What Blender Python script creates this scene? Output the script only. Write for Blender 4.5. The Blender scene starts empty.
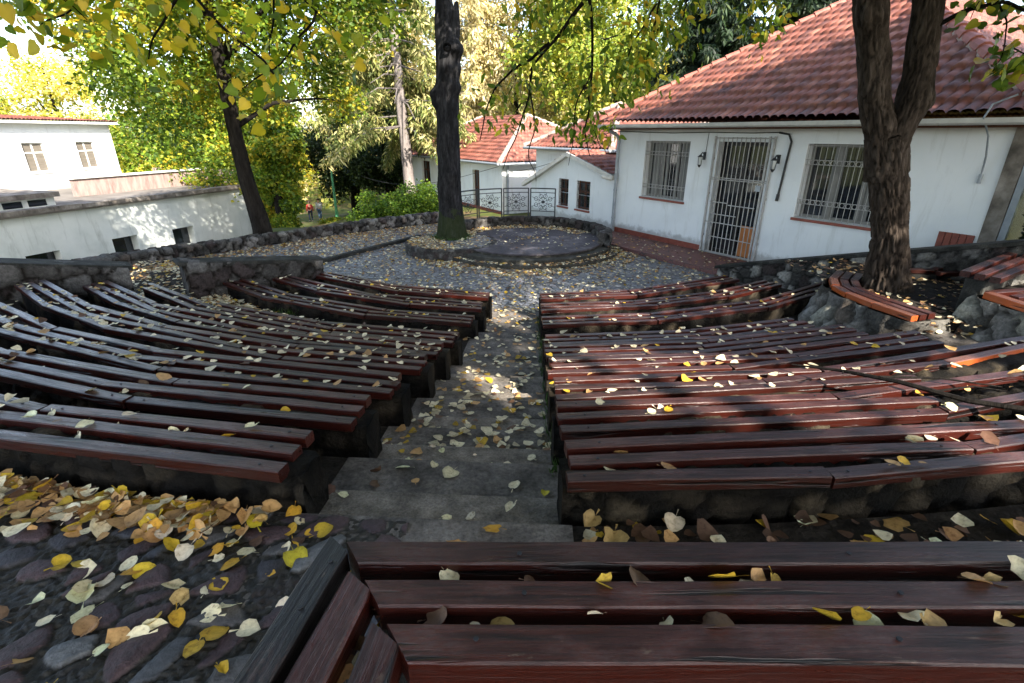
import bpy, bmesh, math, random
import numpy as np
from mathutils import Vector, Matrix

# ------------------------------------------------------------------ camera, light, exposure
scn = bpy.context.scene
COL = scn.collection
R = math.radians
cam_d = bpy.data.cameras.new("camera")
cam = bpy.data.objects.new("camera", cam_d)
COL.objects.link(cam)
cam.location = (0, 0, 2.9)
cam.rotation_euler = (R(67.5), 0, 0)
cam_d.sensor_width = 36
cam_d.lens = 17.754
cam_d.clip_start = 0.05
cam_d.clip_end = 2000
scn.camera = cam

SUN_EL, SUN_AZ = 36.0, 150.0          # azimuth measured from +Y (ahead) towards +X (right)
SUNV = np.array([math.sin(R(SUN_AZ)) * math.cos(R(SUN_EL)), math.cos(R(SUN_AZ)) * math.cos(R(SUN_EL)), math.sin(R(SUN_EL))])
world = bpy.data.worlds.new("World")
scn.world = world
world.use_nodes = True
wn, wl = world.node_tree.nodes, world.node_tree.links
bg = wn["Background"]
sky = wn.new("ShaderNodeTexSky")
sky.sky_type = 'NISHITA'
sky.sun_disc = False
sky.sun_elevation = R(SUN_EL)
sky.sun_rotation = R(SUN_AZ)
sky.air_density = 1.0
sky.dust_density = 1.5
sky.ozone_density = 1.0
hs = wn.new("ShaderNodeHueSaturation")
hs.inputs["Saturation"].default_value = .82
wl.new(sky.outputs[0], hs.inputs["Color"])
wl.new(hs.outputs[0], bg.inputs[0])
bg.inputs[1].default_value = 0.15
sun_d = bpy.data.lights.new("sun", 'SUN')
sun_d.energy = 4.5
sun_d.angle = R(0.55)
sun_d.color = (1.0, 0.92, 0.80)
sun = bpy.data.objects.new("sun", sun_d)
COL.objects.link(sun)
sun.rotation_euler = Vector(SUNV).to_track_quat('Z', 'Y').to_euler()
sun.location = (10, -15, 25)
scn.view_settings.view_transform = 'Standard'
scn.view_settings.look = 'None'
scn.view_settings.exposure = 2.08
scn.view_settings.gamma = 1
scn.render.engine = 'CYCLES'
scn.cycles.use_denoising = True
scn.cycles.max_bounces = 8
scn.cycles.transparent_max_bounces = 4

rng = np.random.default_rng(7)
random.seed(7)

# ------------------------------------------------------------------ helpers
WLOC = {}


def tag(o, label=None, cat=None, group=None, kind=None):
    if label: o["label"] = label
    if cat: o["category"] = cat
    if group: o["group"] = group
    if kind: o["kind"] = kind
    return o


def empty(name, loc, label, cat, group=None):
    o = bpy.data.objects.new(name, None)
    COL.objects.link(o)
    o.location = loc
    o.empty_display_size = 0.2
    WLOC[o] = Vector(loc)
    return tag(o, label, cat, group)


def link(name, me, parent=None, loc=(0, 0, 0), rot=(0, 0, 0)):
    o = bpy.data.objects.new(name, me)
    COL.objects.link(o)
    loc = Vector(loc)
    WLOC[o] = loc.copy()
    if parent is not None:
        o.parent = parent
        o.location = loc - WLOC[parent]
    else:
        o.location = loc
    o.rotation_euler = rot
    return o


def np_mesh(name, V, F, mat=None, cols=None, smooth=False, uv=None):
    """V (n,3), F (m,k) uniform faces; cols (n,3) point colours"""
    V = np.asarray(V, dtype=np.float32)
    F = np.asarray(F, dtype=np.int32)
    me = bpy.data.meshes.new(name)
    m, k = F.shape
    me.vertices.add(len(V))
    me.vertices.foreach_set("co", V.ravel())
    me.loops.add(m * k)
    me.loops.foreach_set("vertex_index", F.ravel())
    me.polygons.add(m)
    me.polygons.foreach_set("loop_start", np.arange(0, m * k, k, dtype=np.int32))
    me.polygons.foreach_set("loop_total", np.full(m, k, dtype=np.int32))
    if smooth:
        me.polygons.foreach_set("use_smooth", np.ones(m, dtype=bool))
    me.update(calc_edges=True)
    if cols is not None:
        at = me.color_attributes.new("Col", 'FLOAT_COLOR', 'POINT')
        c4 = np.ones((len(V), 4), dtype=np.float32)
        c4[:, :3] = cols
        at.data.foreach_set("color", c4.ravel())
    if mat: me.materials.append(mat)
    return me


def obj_np(name, V, F, mat, parent=None, loc=None, cols=None, smooth=False):
    V = np.asarray(V, dtype=np.float64)
    if loc is None:
        loc = WLOC[parent] if parent is not None else (0, 0, 0)
    me = np_mesh(name, V - np.array(loc), F, mat, cols, smooth)
    return link(name, me, parent, loc)


class MB:
    def __init__(s):
        s.v, s.f = [], []

    def add(s, V, F):
        o = len(s.v)
        s.v.extend([tuple(map(float, p)) for p in V])
        s.f.extend([tuple(i + o for i in f) for f in F])

    def hexa(s, p):   # 8 points: bottom 4 ccw, top 4 ccw
        s.add(p, [(3, 2, 1, 0), (4, 5, 6, 7), (0, 1, 5, 4), (1, 2, 6, 5), (2, 3, 7, 6), (3, 0, 4, 7)])

    def box(s, x0, x1, y0, y1, z0, z1):
        s.hexa([(x0, y0, z0), (x1, y0, z0), (x1, y1, z0), (x0, y1, z0), (x0, y0, z1), (x1, y0, z1), (x1, y1, z1), (x0, y1, z1)])

    def fbox(s, fr, s0, s1, o0, o1, z0, z1):
        q = [(s0, o0), (s1, o0), (s1, o1), (s0, o1)]
        s.hexa([fr.pt(a, b, z0) for a, b in q] + [fr.pt(a, b, z1) for a, b in q])

    def prism(s, poly, z0, z1):
        n = len(poly)
        z0 = z0 if hasattr(z0, '__len__') else [z0] * n
        z1 = z1 if hasattr(z1, '__len__') else [z1] * n
        V = [(p[0], p[1], a) for p, a in zip(poly, z0)] + [(p[0], p[1], a) for p, a in zip(poly, z1)]
        F = [tuple(range(n))[::-1], tuple(range(n, 2 * n))] + [(i, (i + 1) % n, n + (i + 1) % n, n + i) for i in range(n)]
        s.add(V, F)

    def tube(s, path, rad, seg=8, cap=True):
        P = np.array(path, dtype=float)
        n = len(P)
        rad = rad if hasattr(rad, '__len__') else [rad] * n
        T = np.gradient(P, axis=0)
        T /= np.linalg.norm(T, axis=1)[:, None] + 1e-9
        u = np.cross(T[0], (0, 0, 1.0))
        if np.linalg.norm(u) < 1e-3: u = np.cross(T[0], (0, 1.0, 0))
        V = []
        for i in range(n):
            u = u - T[i] * np.dot(u, T[i])
            u /= np.linalg.norm(u) + 1e-9
            w = np.cross(T[i], u)
            for k in range(seg):
                a = 2 * math.pi * k / seg
                V.append(P[i] + rad[i] * (math.cos(a) * u + math.sin(a) * w))
        F = []
        for i in range(n - 1):
            for k in range(seg):
                F.append((i * seg + k, i * seg + (k + 1) % seg, (i + 1) * seg + (k + 1) % seg, (i + 1) * seg + k))
        if cap:
            F.append(tuple(range(seg))[::-1])
            F.append(tuple(range((n - 1) * seg, n * seg)))
        s.add(V, F)

    def ring(s, c, ax1, ax2, rad, wire, seg=14):
        c = np.array(c); a1 = np.array(ax1); a2 = np.array(ax2)
        pts = [c + rad * (math.cos(t) * a1 + math.sin(t) * a2) for t in np.linspace(0, 2 * math.pi, seg + 1)]
        s.tube(pts, wire, 4, False)

    def build(s, name, mat, parent=None, loc=None, smooth=False, bevel=0):
        if loc is None:
            loc = WLOC[parent] if parent is not None else (0, 0, 0)
        L = Vector(loc)
        me = bpy.data.meshes.new(name)
        me.from_pydata([tuple(Vector(p) - L) for p in s.v], [], s.f)
        bm = bmesh.new(); bm.from_mesh(me)
        bmesh.ops.recalc_face_normals(bm, faces=bm.faces)
        if bevel:
            bmesh.ops.bevel(bm, geom=[e for e in bm.edges if e.calc_face_angle(0) > 0.6], offset=bevel, segments=2, profile=.6, affect='EDGES')
        bm.to_mesh(me); bm.free()
        if smooth:
            for p in me.polygons: p.use_smooth = True
        me.materials.append(mat)
        return link(name, me, parent, loc)


class Frame:
    """facade coordinates: s along, o outwards, z up"""
    def __init__(f, P, d):
        f.P = np.array(P, float); f.d = np.array(d, float); f.n = np.array((d[1], -d[0]))

    def pt(f, s, o, z):
        q = f.P + f.d * s + f.n * o
        return (q[0], q[1], z)


def hash3(i, j, k, seed=0):
    h = (i.astype(np.int64) * 374761393 + j.astype(np.int64) * 668265263 + k.astype(np.int64) * 2147483647 + seed * 1274126177) & 0xffffffff
    h = ((h ^ (h >> 13)) * 1274126177) & 0xffffffff
    h = (h ^ (h >> 16)) & 0xffffffff
    return (h % 100003) / 100003.0


def vnoise(P, seed=0):
    P = np.asarray(P, float)
    I = np.floor(P).astype(np.int64)
    f = P - I
    f = f * f * (3 - 2 * f)
    r = 0
    for a in (0, 1):
        for b in (0, 1):
            for c in (0, 1):
                w = (f[:, 0] if a else 1 - f[:, 0]) * (f[:, 1] if b else 1 - f[:, 1]) * (f[:, 2] if c else 1 - f[:, 2])
                r = r + w * hash3(I[:, 0] + a, I[:, 1] + b, I[:, 2] + c, seed)
    return r


def cells(P, seed=0, jit=.8):
    """cellular noise -> d2-d1, id"""
    P = np.asarray(P, float)
    I = np.floor(P).astype(np.int64)
    d1 = np.full(len(P), 9.); d2 = np.full(len(P), 9.); idd = np.zeros(len(P))
    for a in (-1, 0, 1):
        for b in (-1, 0, 1):
            for c in (-1, 0, 1):
                i, j, k = I[:, 0] + a, I[:, 1] + b, I[:, 2] + c
                q = np.stack([i + .5 + jit * (hash3(i, j, k, seed + 1) - .5), j + .5 + jit * (hash3(i, j, k, seed + 2) - .5), k + .5 + jit * (hash3(i, j, k, seed + 3) - .5)], 1)
                d = np.linalg.norm(P - q, axis=1)
                hid = hash3(i, j, k, seed + 9)
                nw = d < d1
                d2 = np.where(nw, d1, np.minimum(d2, d))
                idd = np.where(nw, hid, idd)
                d1 = np.where(nw, d, d1)
    return d2 - d1, idd


def grid_faces(nu, nv, closed_u=False):
    """vertex index = i*nv + j"""
    iu = np.arange(nu if closed_u else nu - 1)
    jv = np.arange(nv - 1)
    I, J = np.meshgrid(iu, jv, indexing='ij')
    I2 = (I + 1) % nu
    return np.stack([I * nv + J, I2 * nv + J, I2 * nv + J + 1, I * nv + J + 1], -1).reshape(-1, 4)


# ------------------------------------------------------------------ materials
def new_mat(name):
    m = bpy.data.materials.new(name)
    m.use_nodes = True
    nt = m.node_tree
    return m, nt.nodes, nt.links, nt.nodes["Principled BSDF"]


def ramp(n, l, fac, stops):
    r = n.new("ShaderNodeValToRGB")
    while len(r.color_ramp.elements) < len(stops): r.color_ramp.elements.new(.5)
    for e, (p, c) in zip(r.color_ramp.elements, stops):
        e.position = p; e.color = (*c, 1)
    l.new(fac, r.inputs[0])
    return r.outputs[0]


def noise(n, l, vec, scale, detail=6, rough=.6, dist=0):
    t = n.new("ShaderNodeTexNoise")
    t.inputs["Scale"].default_value = scale
    t.inputs["Detail"].default_value = detail
    t.inputs["Roughness"].default_value = rough
    t.inputs["Distortion"].default_value = dist
    if vec is not None: l.new(vec, t.inputs["Vector"])
    return t.outputs["Fac"]


def coords(n, l, kind="Object", scale=(1, 1, 1)):
    tc = n.new("ShaderNodeTexCoord")
    mp = n.new("ShaderNodeMapping")
    mp.inputs["Scale"].default_value = scale
    l.new(tc.outputs[kind], mp.inputs[0])
    return mp.outputs[0]


def mix(n, l, fac, a, b, mode='MIX'):
    m = n.new("ShaderNodeMix")
    m.data_type = 'RGBA'; m.blend_type = mode
    for sock, val in ((m.inputs[0], fac), (m.inputs[6], a), (m.inputs[7], b)):
        if hasattr(val, 'links') or isinstance(val, bpy.types.NodeSocket): l.new(val, sock)
        elif isinstance(val, (int, float)): sock.default_value = val
        else: sock.default_value = (*val, 1)
    return m.outputs[2]


def bump(n, l, b, h, strength=.4, dist=.02):
    bp = n.new("ShaderNodeBump")
    bp.inputs["Strength"].default_value = strength
    bp.inputs["Distance"].default_value = dist
    l.new(h, bp.inputs["Height"])
    l.new(bp.outputs[0], b.inputs["Normal"])
    return bp


def simple(name, stops, scale=6, rough=.7, bstr=.3, bdist=.01, stretch=(1, 1, 1), detail=7, metal=0, coord="Object", spec=.5, grain=0):
    m, n, l, b = new_mat(name)
    v = coords(n, l, coord, stretch)
    f = noise(n, l, v, scale, detail)
    cbase = ramp(n, l, f, stops)
    if grain:
        g1 = ramp(n, l, noise(n, l, v, scale * 9, 8, .75), [(.30, (1 - grain,) * 3), (.70, (1 + grain,) * 3)])
        cbase = mix(n, l, 1.0, cbase, g1, 'MULTIPLY')
    l.new(cbase, b.inputs["Base Color"])
    b.inputs["Roughness"].default_value = rough
    b.inputs["Metallic"].default_value = metal
    b.inputs["Specular IOR Level"].default_value = spec if rough < .75 else .12
    if bstr: bump(n, l, b, noise(n, l, v, scale * 4, 5), bstr, bdist)
    return m


def attr_mat(name, rough=.7, nscale=20, namp=.35, bstr=.3, bdist=.01, spec=.12):
    """colour comes from the point colour, broken up by noise"""
    m, n, l, b = new_mat(name)
    a = n.new("ShaderNodeAttribute"); a.attribute_name = "Col"
    v = coords(n, l)
    f = noise(n, l, v, nscale, 8, .65)
    lo, hi = 1 - namp, 1 + namp
    g = ramp(n, l, f, [(.25, (lo, lo, lo)), (.75, (hi, hi, hi))])
    l.new(mix(n, l, 1.0, a.outputs["Color"], g, 'MULTIPLY'), b.inputs["Base Color"])
    b.inputs["Roughness"].default_value = rough
    b.inputs["Specular IOR Level"].default_value = spec
    if bstr: bump(n, l, b, noise(n, l, v, nscale * 2, 6), bstr, bdist)
    return m


def leaf_mat(name, trans=.45, rough=.5, tint=(1.25, 1.15, .6)):
    m, n, l, b = new_mat(name)
    a = n.new("ShaderNodeAttribute"); a.attribute_name = "Col"
    b.inputs["Roughness"].default_value = rough
    b.inputs["Specular IOR Level"].default_value = .35
    l.new(a.outputs["Color"], b.inputs["Base Color"])
    tr = n.new("ShaderNodeBsdfTranslucent")
    l.new(mix(n, l, 1.0, a.outputs["Color"], tint, 'MULTIPLY'), tr.inputs[0])
    ms = n.new("ShaderNodeMixShader"); ms.inputs[0].default_value = trans
    l.new(b.outputs[0], ms.inputs[1]); l.new(tr.outputs[0], ms.inputs[2])
    l.new(ms.outputs[0], n["Material Output"].inputs[0])
    return m


def wood_mat(name, top, top2, side, side2):
    m, n, l, b = new_mat(name)
    oi = n.new("ShaderNodeObjectInfo")
    tc = n.new("ShaderNodeTexCoord")
    off = n.new("ShaderNodeVectorMath"); off.operation = 'MULTIPLY_ADD'
    off.inputs[1].default_value = (1, 1, 1)
    l.new(tc.outputs["Object"], off.inputs[0])
    sc = n.new("ShaderNodeVectorMath"); sc.operation = 'SCALE'
    sc.inputs[0].default_value = (37, 11, 5)
    l.new(oi.outputs["Random"], sc.inputs["Scale"])
    l.new(sc.outputs[0], off.inputs[2])
    mp = n.new("ShaderNodeMapping"); mp.inputs["Scale"].default_value = (1.6, 28, 28)
    l.new(off.outputs[0], mp.inputs[0])
    mp2 = n.new("ShaderNodeMapping"); mp2.inputs["Scale"].default_value = (1, 2.2, 2.2)
    l.new(off.outputs[0], mp2.inputs[0])
    grain = noise(n, l, mp.outputs[0], 2.2, 9, .7, .6)
    blot = noise(n, l, mp2.outputs[0], 3.2, 7, .7)
    fine = noise(n, l, mp2.outputs[0], 70, 3, .6)
    ctop = mix(n, l, ramp(n, l, grain, [(.34, (0, 0, 0)), (.68, (1, 1, 1))]), top, top2)
    cside = mix(n, l, grain, side, side2)
    # worn grey scuffs on the top, thin dark cracks along the grain
    wearn = ramp(n, l, blot, [(.50, (0, 0, 0)), (.66, (1, 1, 1))])
    g = n.new("ShaderNodeNewGeometry")
    tcn = n.new("ShaderNodeSeparateXYZ"); l.new(tc.outputs["Normal"], tcn.inputs[0])
    up = ramp(n, l, tcn.outputs[2], [(.35, (0, 0, 0)), (.85, (1, 1, 1))])
    ctop2 = mix(n, l, wearn, ctop, mix(n, l, ramp(n, l, fine, [(.4, (0, 0, 0)), (.6, (1, 1, 1))]), [c * 1.2 for c in top2], [.075, .042, .038]))
    bare = mix(n, l, 1.0, ramp(n, l, noise(n, l, mp2.outputs[0], 9, 8, .75), [(.60, (0, 0, 0)), (.66, (1, 1, 1))]), ramp(n, l, grain, [(.45, (0, 0, 0)), (.55, (1, 1, 1))]), 'MULTIPLY')
    ctop2 = mix(n, l, bare, ctop2, (.115, .076, .055))
    c = mix(n, l, up, cside, ctop2)
    crack = ramp(n, l, noise(n, l, mp.outputs[0], 1.1, 4, .5, .3), [(.34, (0.12, 0.12, 0.12)), (.40, (1, 1, 1))])
    c = mix(n, l, 1.0, c, crack, 'MULTIPLY')
    pr = n.new("ShaderNodeMapRange"); pr.inputs[3].default_value = .72; pr.inputs[4].default_value = 1.35
    l.new(oi.outputs["Random"], pr.inputs[0])
    cc = n.new("ShaderNodeCombineXYZ")
    for i in range(3): l.new(pr.outputs[0], cc.inputs[i])
    c = mix(n, l, 1.0, c, cc.outputs[0], 'MULTIPLY')
    l.new(c, b.inputs["Base Color"])
    l.new(ramp(n, l, grain, [(.3, (.55, .55, .55)), (.7, (.20, .20, .20))]), b.inputs["Roughness"])
    b.inputs["Specular IOR Level"].default_value = .45
    ad = n.new("ShaderNodeMath"); ad.operation = 'ADD'
    l.new(grain, ad.inputs[0]); l.new(crack, ad.inputs[1])
    bump(n, l, b, ad.outputs[0], .8, .005)
    return m


def voronoi_ground(name, scale, cols, mortar, rough=.6, bstr=.8, bdist=.03, edge=(.02, .09)):
    m, n, l, b = new_mat(name)
    v = coords(n, l)
    dn = n.new("ShaderNodeTexNoise"); dn.inputs["Scale"].default_value = 5
    l.new(v, dn.inputs["Vector"])
    vm = n.new("ShaderNodeVectorMath"); vm.operation = 'MULTIPLY_ADD'
    l.new(dn.outputs["Color"], vm.inputs[0]); vm.inputs[1].default_value = (.06, .06, .0); l.new(v, vm.inputs[2])
    vo = n.new("ShaderNodeTexVoronoi"); vo.feature = 'F1'; vo.inputs["Scale"].default_value = scale
    ve = n.new("ShaderNodeTexVoronoi"); ve.feature = 'DISTANCE_TO_EDGE'; ve.inputs["Scale"].default_value = scale
    l.new(vm.outputs[0], vo.inputs["Vector"]); l.new(vm.outputs[0], ve.inputs["Vector"])
    sx = n.new("ShaderNodeSeparateXYZ"); l.new(vo.outputs["Color"], sx.inputs[0])
    k = len(cols)
    stone = ramp(n, l, sx.outputs[0], [(i / (k - 1), c) for i, c in enumerate(cols)])
    f2 = noise(n, l, v, 25, 8, .7)
    stone = mix(n, l, 1.0, stone, ramp(n, l, f2, [(.25, (.6, .6, .6)), (.75, (1.35, 1.35, 1.35))]), 'MULTIPLY')
    e = ramp(n, l, ve.outputs[0], [(edge[0], (0, 0, 0)), (edge[1], (1, 1, 1))])
    l.new(mix(n, l, e, mortar, stone), b.inputs["Base Color"])
    b.inputs["Roughness"].default_value = rough
    ad = n.new("ShaderNodeMath"); ad.operation = 'MULTIPLY_ADD'
    l.new(f2, ad.inputs[0]); ad.inputs[1].default_value = .4
    l.new(e, ad.inputs[2])
    bump(n, l, b, ad.outputs[0], bstr, bdist)
    return m


M = {}
M['wood'] = wood_mat("stained_wood", (.0060, .0020, .0017), (.060, .0190, .0145), (.008, .0015, .0010), (.050, .0072, .0032))  # redder sides; their colour also holds the shade of the plank fronts
M['wood_dark'] = wood_mat("blackened_wood", (.004, .0035, .004), (.014, .012, .012), (.006, .004, .0035), (.010, .006, .005))
M['wood_orange'] = wood_mat("sunlit_orange_wood", (.06, .020, .012), (.11, .045, .028), (.22, .042, .009), (.36, .075, .014))  # orange sides hold the warm sun on plank fronts in their colour
M['terrace'] = simple("terrace_soil_and_stone", [(.3, (.010, .0085, .007)), (.55, (.026, .022, .018)), (.75, (.055, .047, .038))], 7, .9, .8, .03, grain=.6)
M['concrete'] = simple("worn_concrete", [(.3, (.048, .044, .040)), (.5, (.125, .113, .103)), (.75, (.22, .198, .178))], 5, .85, .8, .015, grain=.55)
M['nosing'] = simple("pale_step_edge", [(.3, (.09, .08, .068)), (.55, (.20, .176, .15)), (.8, (.36, .32, .275))], 9, .9, .8, .015, grain=.5)
M['cobble_far'] = voronoi_ground("cobblestones", 7.5, [(.10, .11, .13), (.17, .18, .2), (.12, .12, .14), (.22, .22, .23), (.13, .14, .165)], (.06, .055, .05), .5, .9, .03)
M['cobble_near'] = attr_mat("river_stones_in_mortar", .6, 60, .5, .7, .006, .45)
M['path'] = voronoi_ground("red_path_tiles", 3.2, [(.12, .055, .05), (.17, .07, .06), (.14, .06, .058)], (.06, .04, .038), .7, .3, .01, (.01, .03))
M['dais'] = simple("dais_concrete", [(.3, (.050, .045, .05)), (.5, (.075, .067, .073)), (.75, (.19, .168, .178))], 2.2, .8, .4, .01, grain=.35)
M['dais_edge'] = simple("mossy_concrete_edge", [(.3, (.026, .026, .022)), (.55, (.062, .059, .05)), (.75, (.12, .116, .098))], 7, .9, .8, .02, grain=.5)
M['stone'] = attr_mat("rubble_stone", .92, 22, .62, .9, .025)
M['cap'] = simple("dark_wall_cap", [(.3, (.014, .014, .013)), (.55, (.035, .035, .032)), (.8, (.085, .082, .075))], 6, .8, .7, .012, grain=.5)
M['ground'] = simple("park_ground", [(.3, (.035, .05, .012)), (.5, (.07, .085, .02)), (.62, (.11, .075, .04)), (.8, (.16, .11, .06))], .6, .95, .5, .05)
def plaster_mat(name, c0, c1, c2, stain):
    m, n, l, b = new_mat(name)
    v = coords(n, l)
    f = noise(n, l, v, .9, 9)
    c = ramp(n, l, f, [(.25, c0), (.5, c1), (.8, c2)])
    vs = coords(n, l, "Object", (3.2, 3.2, .45))
    streak = noise(n, l, vs, 1.5, 9, .72, .4)
    c = mix(n, l, ramp(n, l, streak, [(.54, (0, 0, 0)), (.74, (.7, .7, .7))]), c, stain)
    tc = n.new("ShaderNodeTexCoord"); sx = n.new("ShaderNodeSeparateXYZ"); l.new(tc.outputs["Object"], sx.inputs[0])
    md = n.new("ShaderNodeMath"); md.operation = 'MULTIPLY_ADD'; l.new(noise(n, l, v, 3.5, 9, .7), md.inputs[0]); md.inputs[1].default_value = -.55; l.new(sx.outputs[2], md.inputs[2])
    c = mix(n, l, ramp(n, l, md.outputs[0], [(0, (.75, .75, .75)), (.12, (0, 0, 0))]), c, [q * .62 for q in stain])
    spots = noise(n, l, v, 14, 10, .8)
    c = mix(n, l, ramp(n, l, spots, [(.66, (0, 0, 0)), (.74, (.5, .5, .5))]), c, [q * .8 for q in stain])
    l.new(c, b.inputs["Base Color"]); b.inputs["Roughness"].default_value = .9; b.inputs["Specular IOR Level"].default_value = .15
    bump(n, l, b, noise(n, l, v, 30, 6), .2, .006)
    return m


M['plaster'] = plaster_mat("white_plaster", (.68, .70, .72), (.77, .79, .80), (.81, .82, .82), (.56, .56, .54))
M['plaster_old'] = plaster_mat("weathered_plaster", (.44, .47, .44), (.58, .60, .57), (.68, .69, .66), (.30, .31, .28))
M['tile'] = attr_mat("clay_roof_tile", .6, 9, .3, .25, .006, .45)
M['tile_plain'] = simple("clay_ridge_tile", [(.3, (.22, .065, .045)), (.6, (.33, .11, .08)), (.8, (.36, .19, .15))], 6, .65, .3, .008)
M['ridge_mortar'] = simple("hip_mortar", [(.3, (.28, .21, .18)), (.7, (.42, .33, .29))], 6, .85, .4, .01)
M['white_metal'] = simple("white_painted_metal", [(.3, (.31, .30, .29)), (.7, (.45, .44, .42))], 12, .45, .1, .002)
M['white_wood'] = simple("white_window_frame", [(.3, (.52, .52, .49)), (.7, (.68, .68, .65))], 7, .5, .1, .002)
M['shade_frame'] = simple("shaded_window_frame", [(.3, (.15, .145, .135)), (.7, (.24, .23, .21))], 7, .55, .1, .002)  # white frames darkened, recess shade put into the colour
M['gutter'] = simple("pale_gutter_metal", [(.3, (.45, .44, .41)), (.7, (.62, .60, .56))], 4, .4, .1, .003)
M['grey_metal'] = simple("grey_zinc", [(.3, (.22, .25, .28)), (.7, (.34, .37, .40))], 5, .45, .1, .003, metal=.3)
M['soffit'] = simple("brown_soffit_wood", [(.3, (.06, .028, .018)), (.7, (.12, .055, .035))], 8, .8, .2, .004, (1, 6, 1))
M['red_tile'] = simple("red_plinth_tile", [(.3, (.17, .04, .025)), (.7, (.27, .07, .045))], 9, .6, .3, .006)
M['black_metal'] = simple("black_iron", [(.3, (.010, .011, .014)), (.7, (.026, .028, .034))], 10, .5, .2, .003)
M['rubber'] = simple("black_cable", [(.3, (.012, .012, .013)), (.7, (.03, .03, .032))], 10, .6, .1, .002)
M['orange_board'] = simple("orange_board", [(.3, (.40, .13, .03)), (.7, (.52, .19, .05))], 6, .6, .1, .002)
M['curtain'] = simple("pale_curtain", [(.3, (.13, .13, .125)), (.7, (.27, .265, .25))], 4, .9, .4, .02, (12, 12, .4))
M['blind'] = simple("brown_blind", [(.3, (.12, .105, .085)), (.7, (.2, .175, .145))], 3, .8, .5, .02, (.6, .6, 14))
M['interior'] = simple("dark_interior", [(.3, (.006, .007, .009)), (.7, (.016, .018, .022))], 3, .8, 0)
M['lamp_green'] = simple("green_painted_pole", [(.3, (.05, .22, .10)), (.7, (.08, .30, .15))], 5, .5, .1, .003)
M['flatroof'] = simple("flat_roof_felt", [(.3, (.10, .09, .08)), (.5, (.15, .135, .12)), (.75, (.20, .185, .17))], 1.2, .9, .3, .01)
M['pink_wall'] = simple("pinkish_parapet", [(.3, (.16, .11, .10)), (.5, (.26, .19, .17)), (.75, (.34, .27, .24))], 3, .9, .3, .01, (2.5, 2.5, .5))
M['wet_cap'] = simple("stained_cornice", [(.3, (.05, .045, .04)), (.5, (.16, .14, .12)), (.75, (.34, .31, .28))], 3, .9, .4, .01)
M['leaf'] = leaf_mat("leaf_canopy", .45)
M['leaf_near'] = leaf_mat("leaf_near", .5, .42)
M['needle'] = leaf_mat("needles", .3, .6, (1.1, 1.05, .7))
M['litter'] = leaf_mat("fallen_leaf", .12, .6, (1.1, 1.0, .7))
_n, _l = M['litter'].node_tree.nodes, M['litter'].node_tree.links
_g = _n.new("ShaderNodeNewGeometry")
_c = ramp(_n, _l, noise(_n, _l, _g.outputs["Position"], 55, 6, .7), [(.30, (.38, .30, .22)), (.46, (.92, .90, .88)), (.7, (1.18, 1.18, 1.2))])
_a = [q for q in _n if q.type == 'ATTRIBUTE'][0]
_mx = mix(_n, _l, 1.0, _a.outputs["Color"], _c, 'MULTIPLY')
_l.new(_mx, _n["Principled BSDF"].inputs["Base Color"])
bump(_n, _l, _n["Principled BSDF"], noise(_n, _l, _g.outputs["Position"], 140, 3), .4, .004)
M['grass'] = leaf_mat("grass_blade", .3)
M['skin'] = simple("skin", [(.3, (.42, .24, .17)), (.7, (.5, .3, .22))], 5, .6, 0)
M['cloth_navy'] = simple("navy_cloth", [(.3, (.015, .02, .04)), (.7, (.03, .04, .07))], 20, .9, .2)
M['cloth_white'] = simple("white_cloth", [(.3, (.5, .52, .55)), (.7, (.65, .66, .68))], 20, .9, .2)
M['cloth_red'] = simple("red_cloth", [(.3, (.30, .03, .03)), (.7, (.42, .06, .05))], 20, .9, .2)
M['cloth_jean'] = simple("jeans_cloth", [(.3, (.05, .09, .15)), (.7, (.09, .14, .22))], 20, .9, .2)
M['hair'] = simple("dark_hair", [(.3, (.02, .012, .008)), (.7, (.05, .03, .02))], 20, .7, .2)

# dark window glass
_m, _n, _l, _b = new_mat("dark_glass")
_b.inputs["Base Color"].default_value = (.012, .016, .022, 1)
_b.inputs["Roughness"].default_value = .04
_b.inputs["Specular IOR Level"].default_value = .8
M['glass'] = _m
_m, _n, _l, _b = new_mat("frosted_lamp_glass")
_b.inputs["Base Color"].default_value = (.6, .62, .62, 1); _b.inputs["Roughness"].default_value = .25
M['lamp_glass'] = _m


def bark_mat(name, dark, mid, light, moss=None, bscale=1.0):
    m, n, l, b = new_mat(name)
    a = n.new("ShaderNodeAttribute"); a.attribute_name = "Col"
    v = coords(n, l, "Object", (9, 9, 1.6))
    f = noise(n, l, v, 1.6 * bscale, 9, .7, .5)
    c = ramp(n, l, f, [(.28, dark), (.5, mid), (.78, light)])
    c = mix(n, l, 1.0, c, a.outputs["Color"], 'MULTIPLY')
    if moss:
        tc = n.new("ShaderNodeTexCoord"); sx = n.new("ShaderNodeSeparateXYZ"); l.new(tc.outputs["Object"], sx.inputs[0])
        nf = noise(n, l, tc.outputs["Object"], 4, 6)
        md = n.new("ShaderNodeMath"); md.operation = 'MULTIPLY_ADD'; l.new(nf, md.inputs[0]); md.inputs[1].default_value = -1.4; l.new(sx.outputs[2], md.inputs[2])
        c = mix(n, l, ramp(n, l, md.outputs[0], [(-.7, (.45, .45, .45)), (-.2, (0, 0, 0))]), c, moss)
    l.new(c, b.inputs["Base Color"])
    b.inputs["Roughness"].default_value = .95
    b.inputs["Specular IOR Level"].default_value = .08
    bump(n, l, b, f, .9, .03)
    return m


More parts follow.
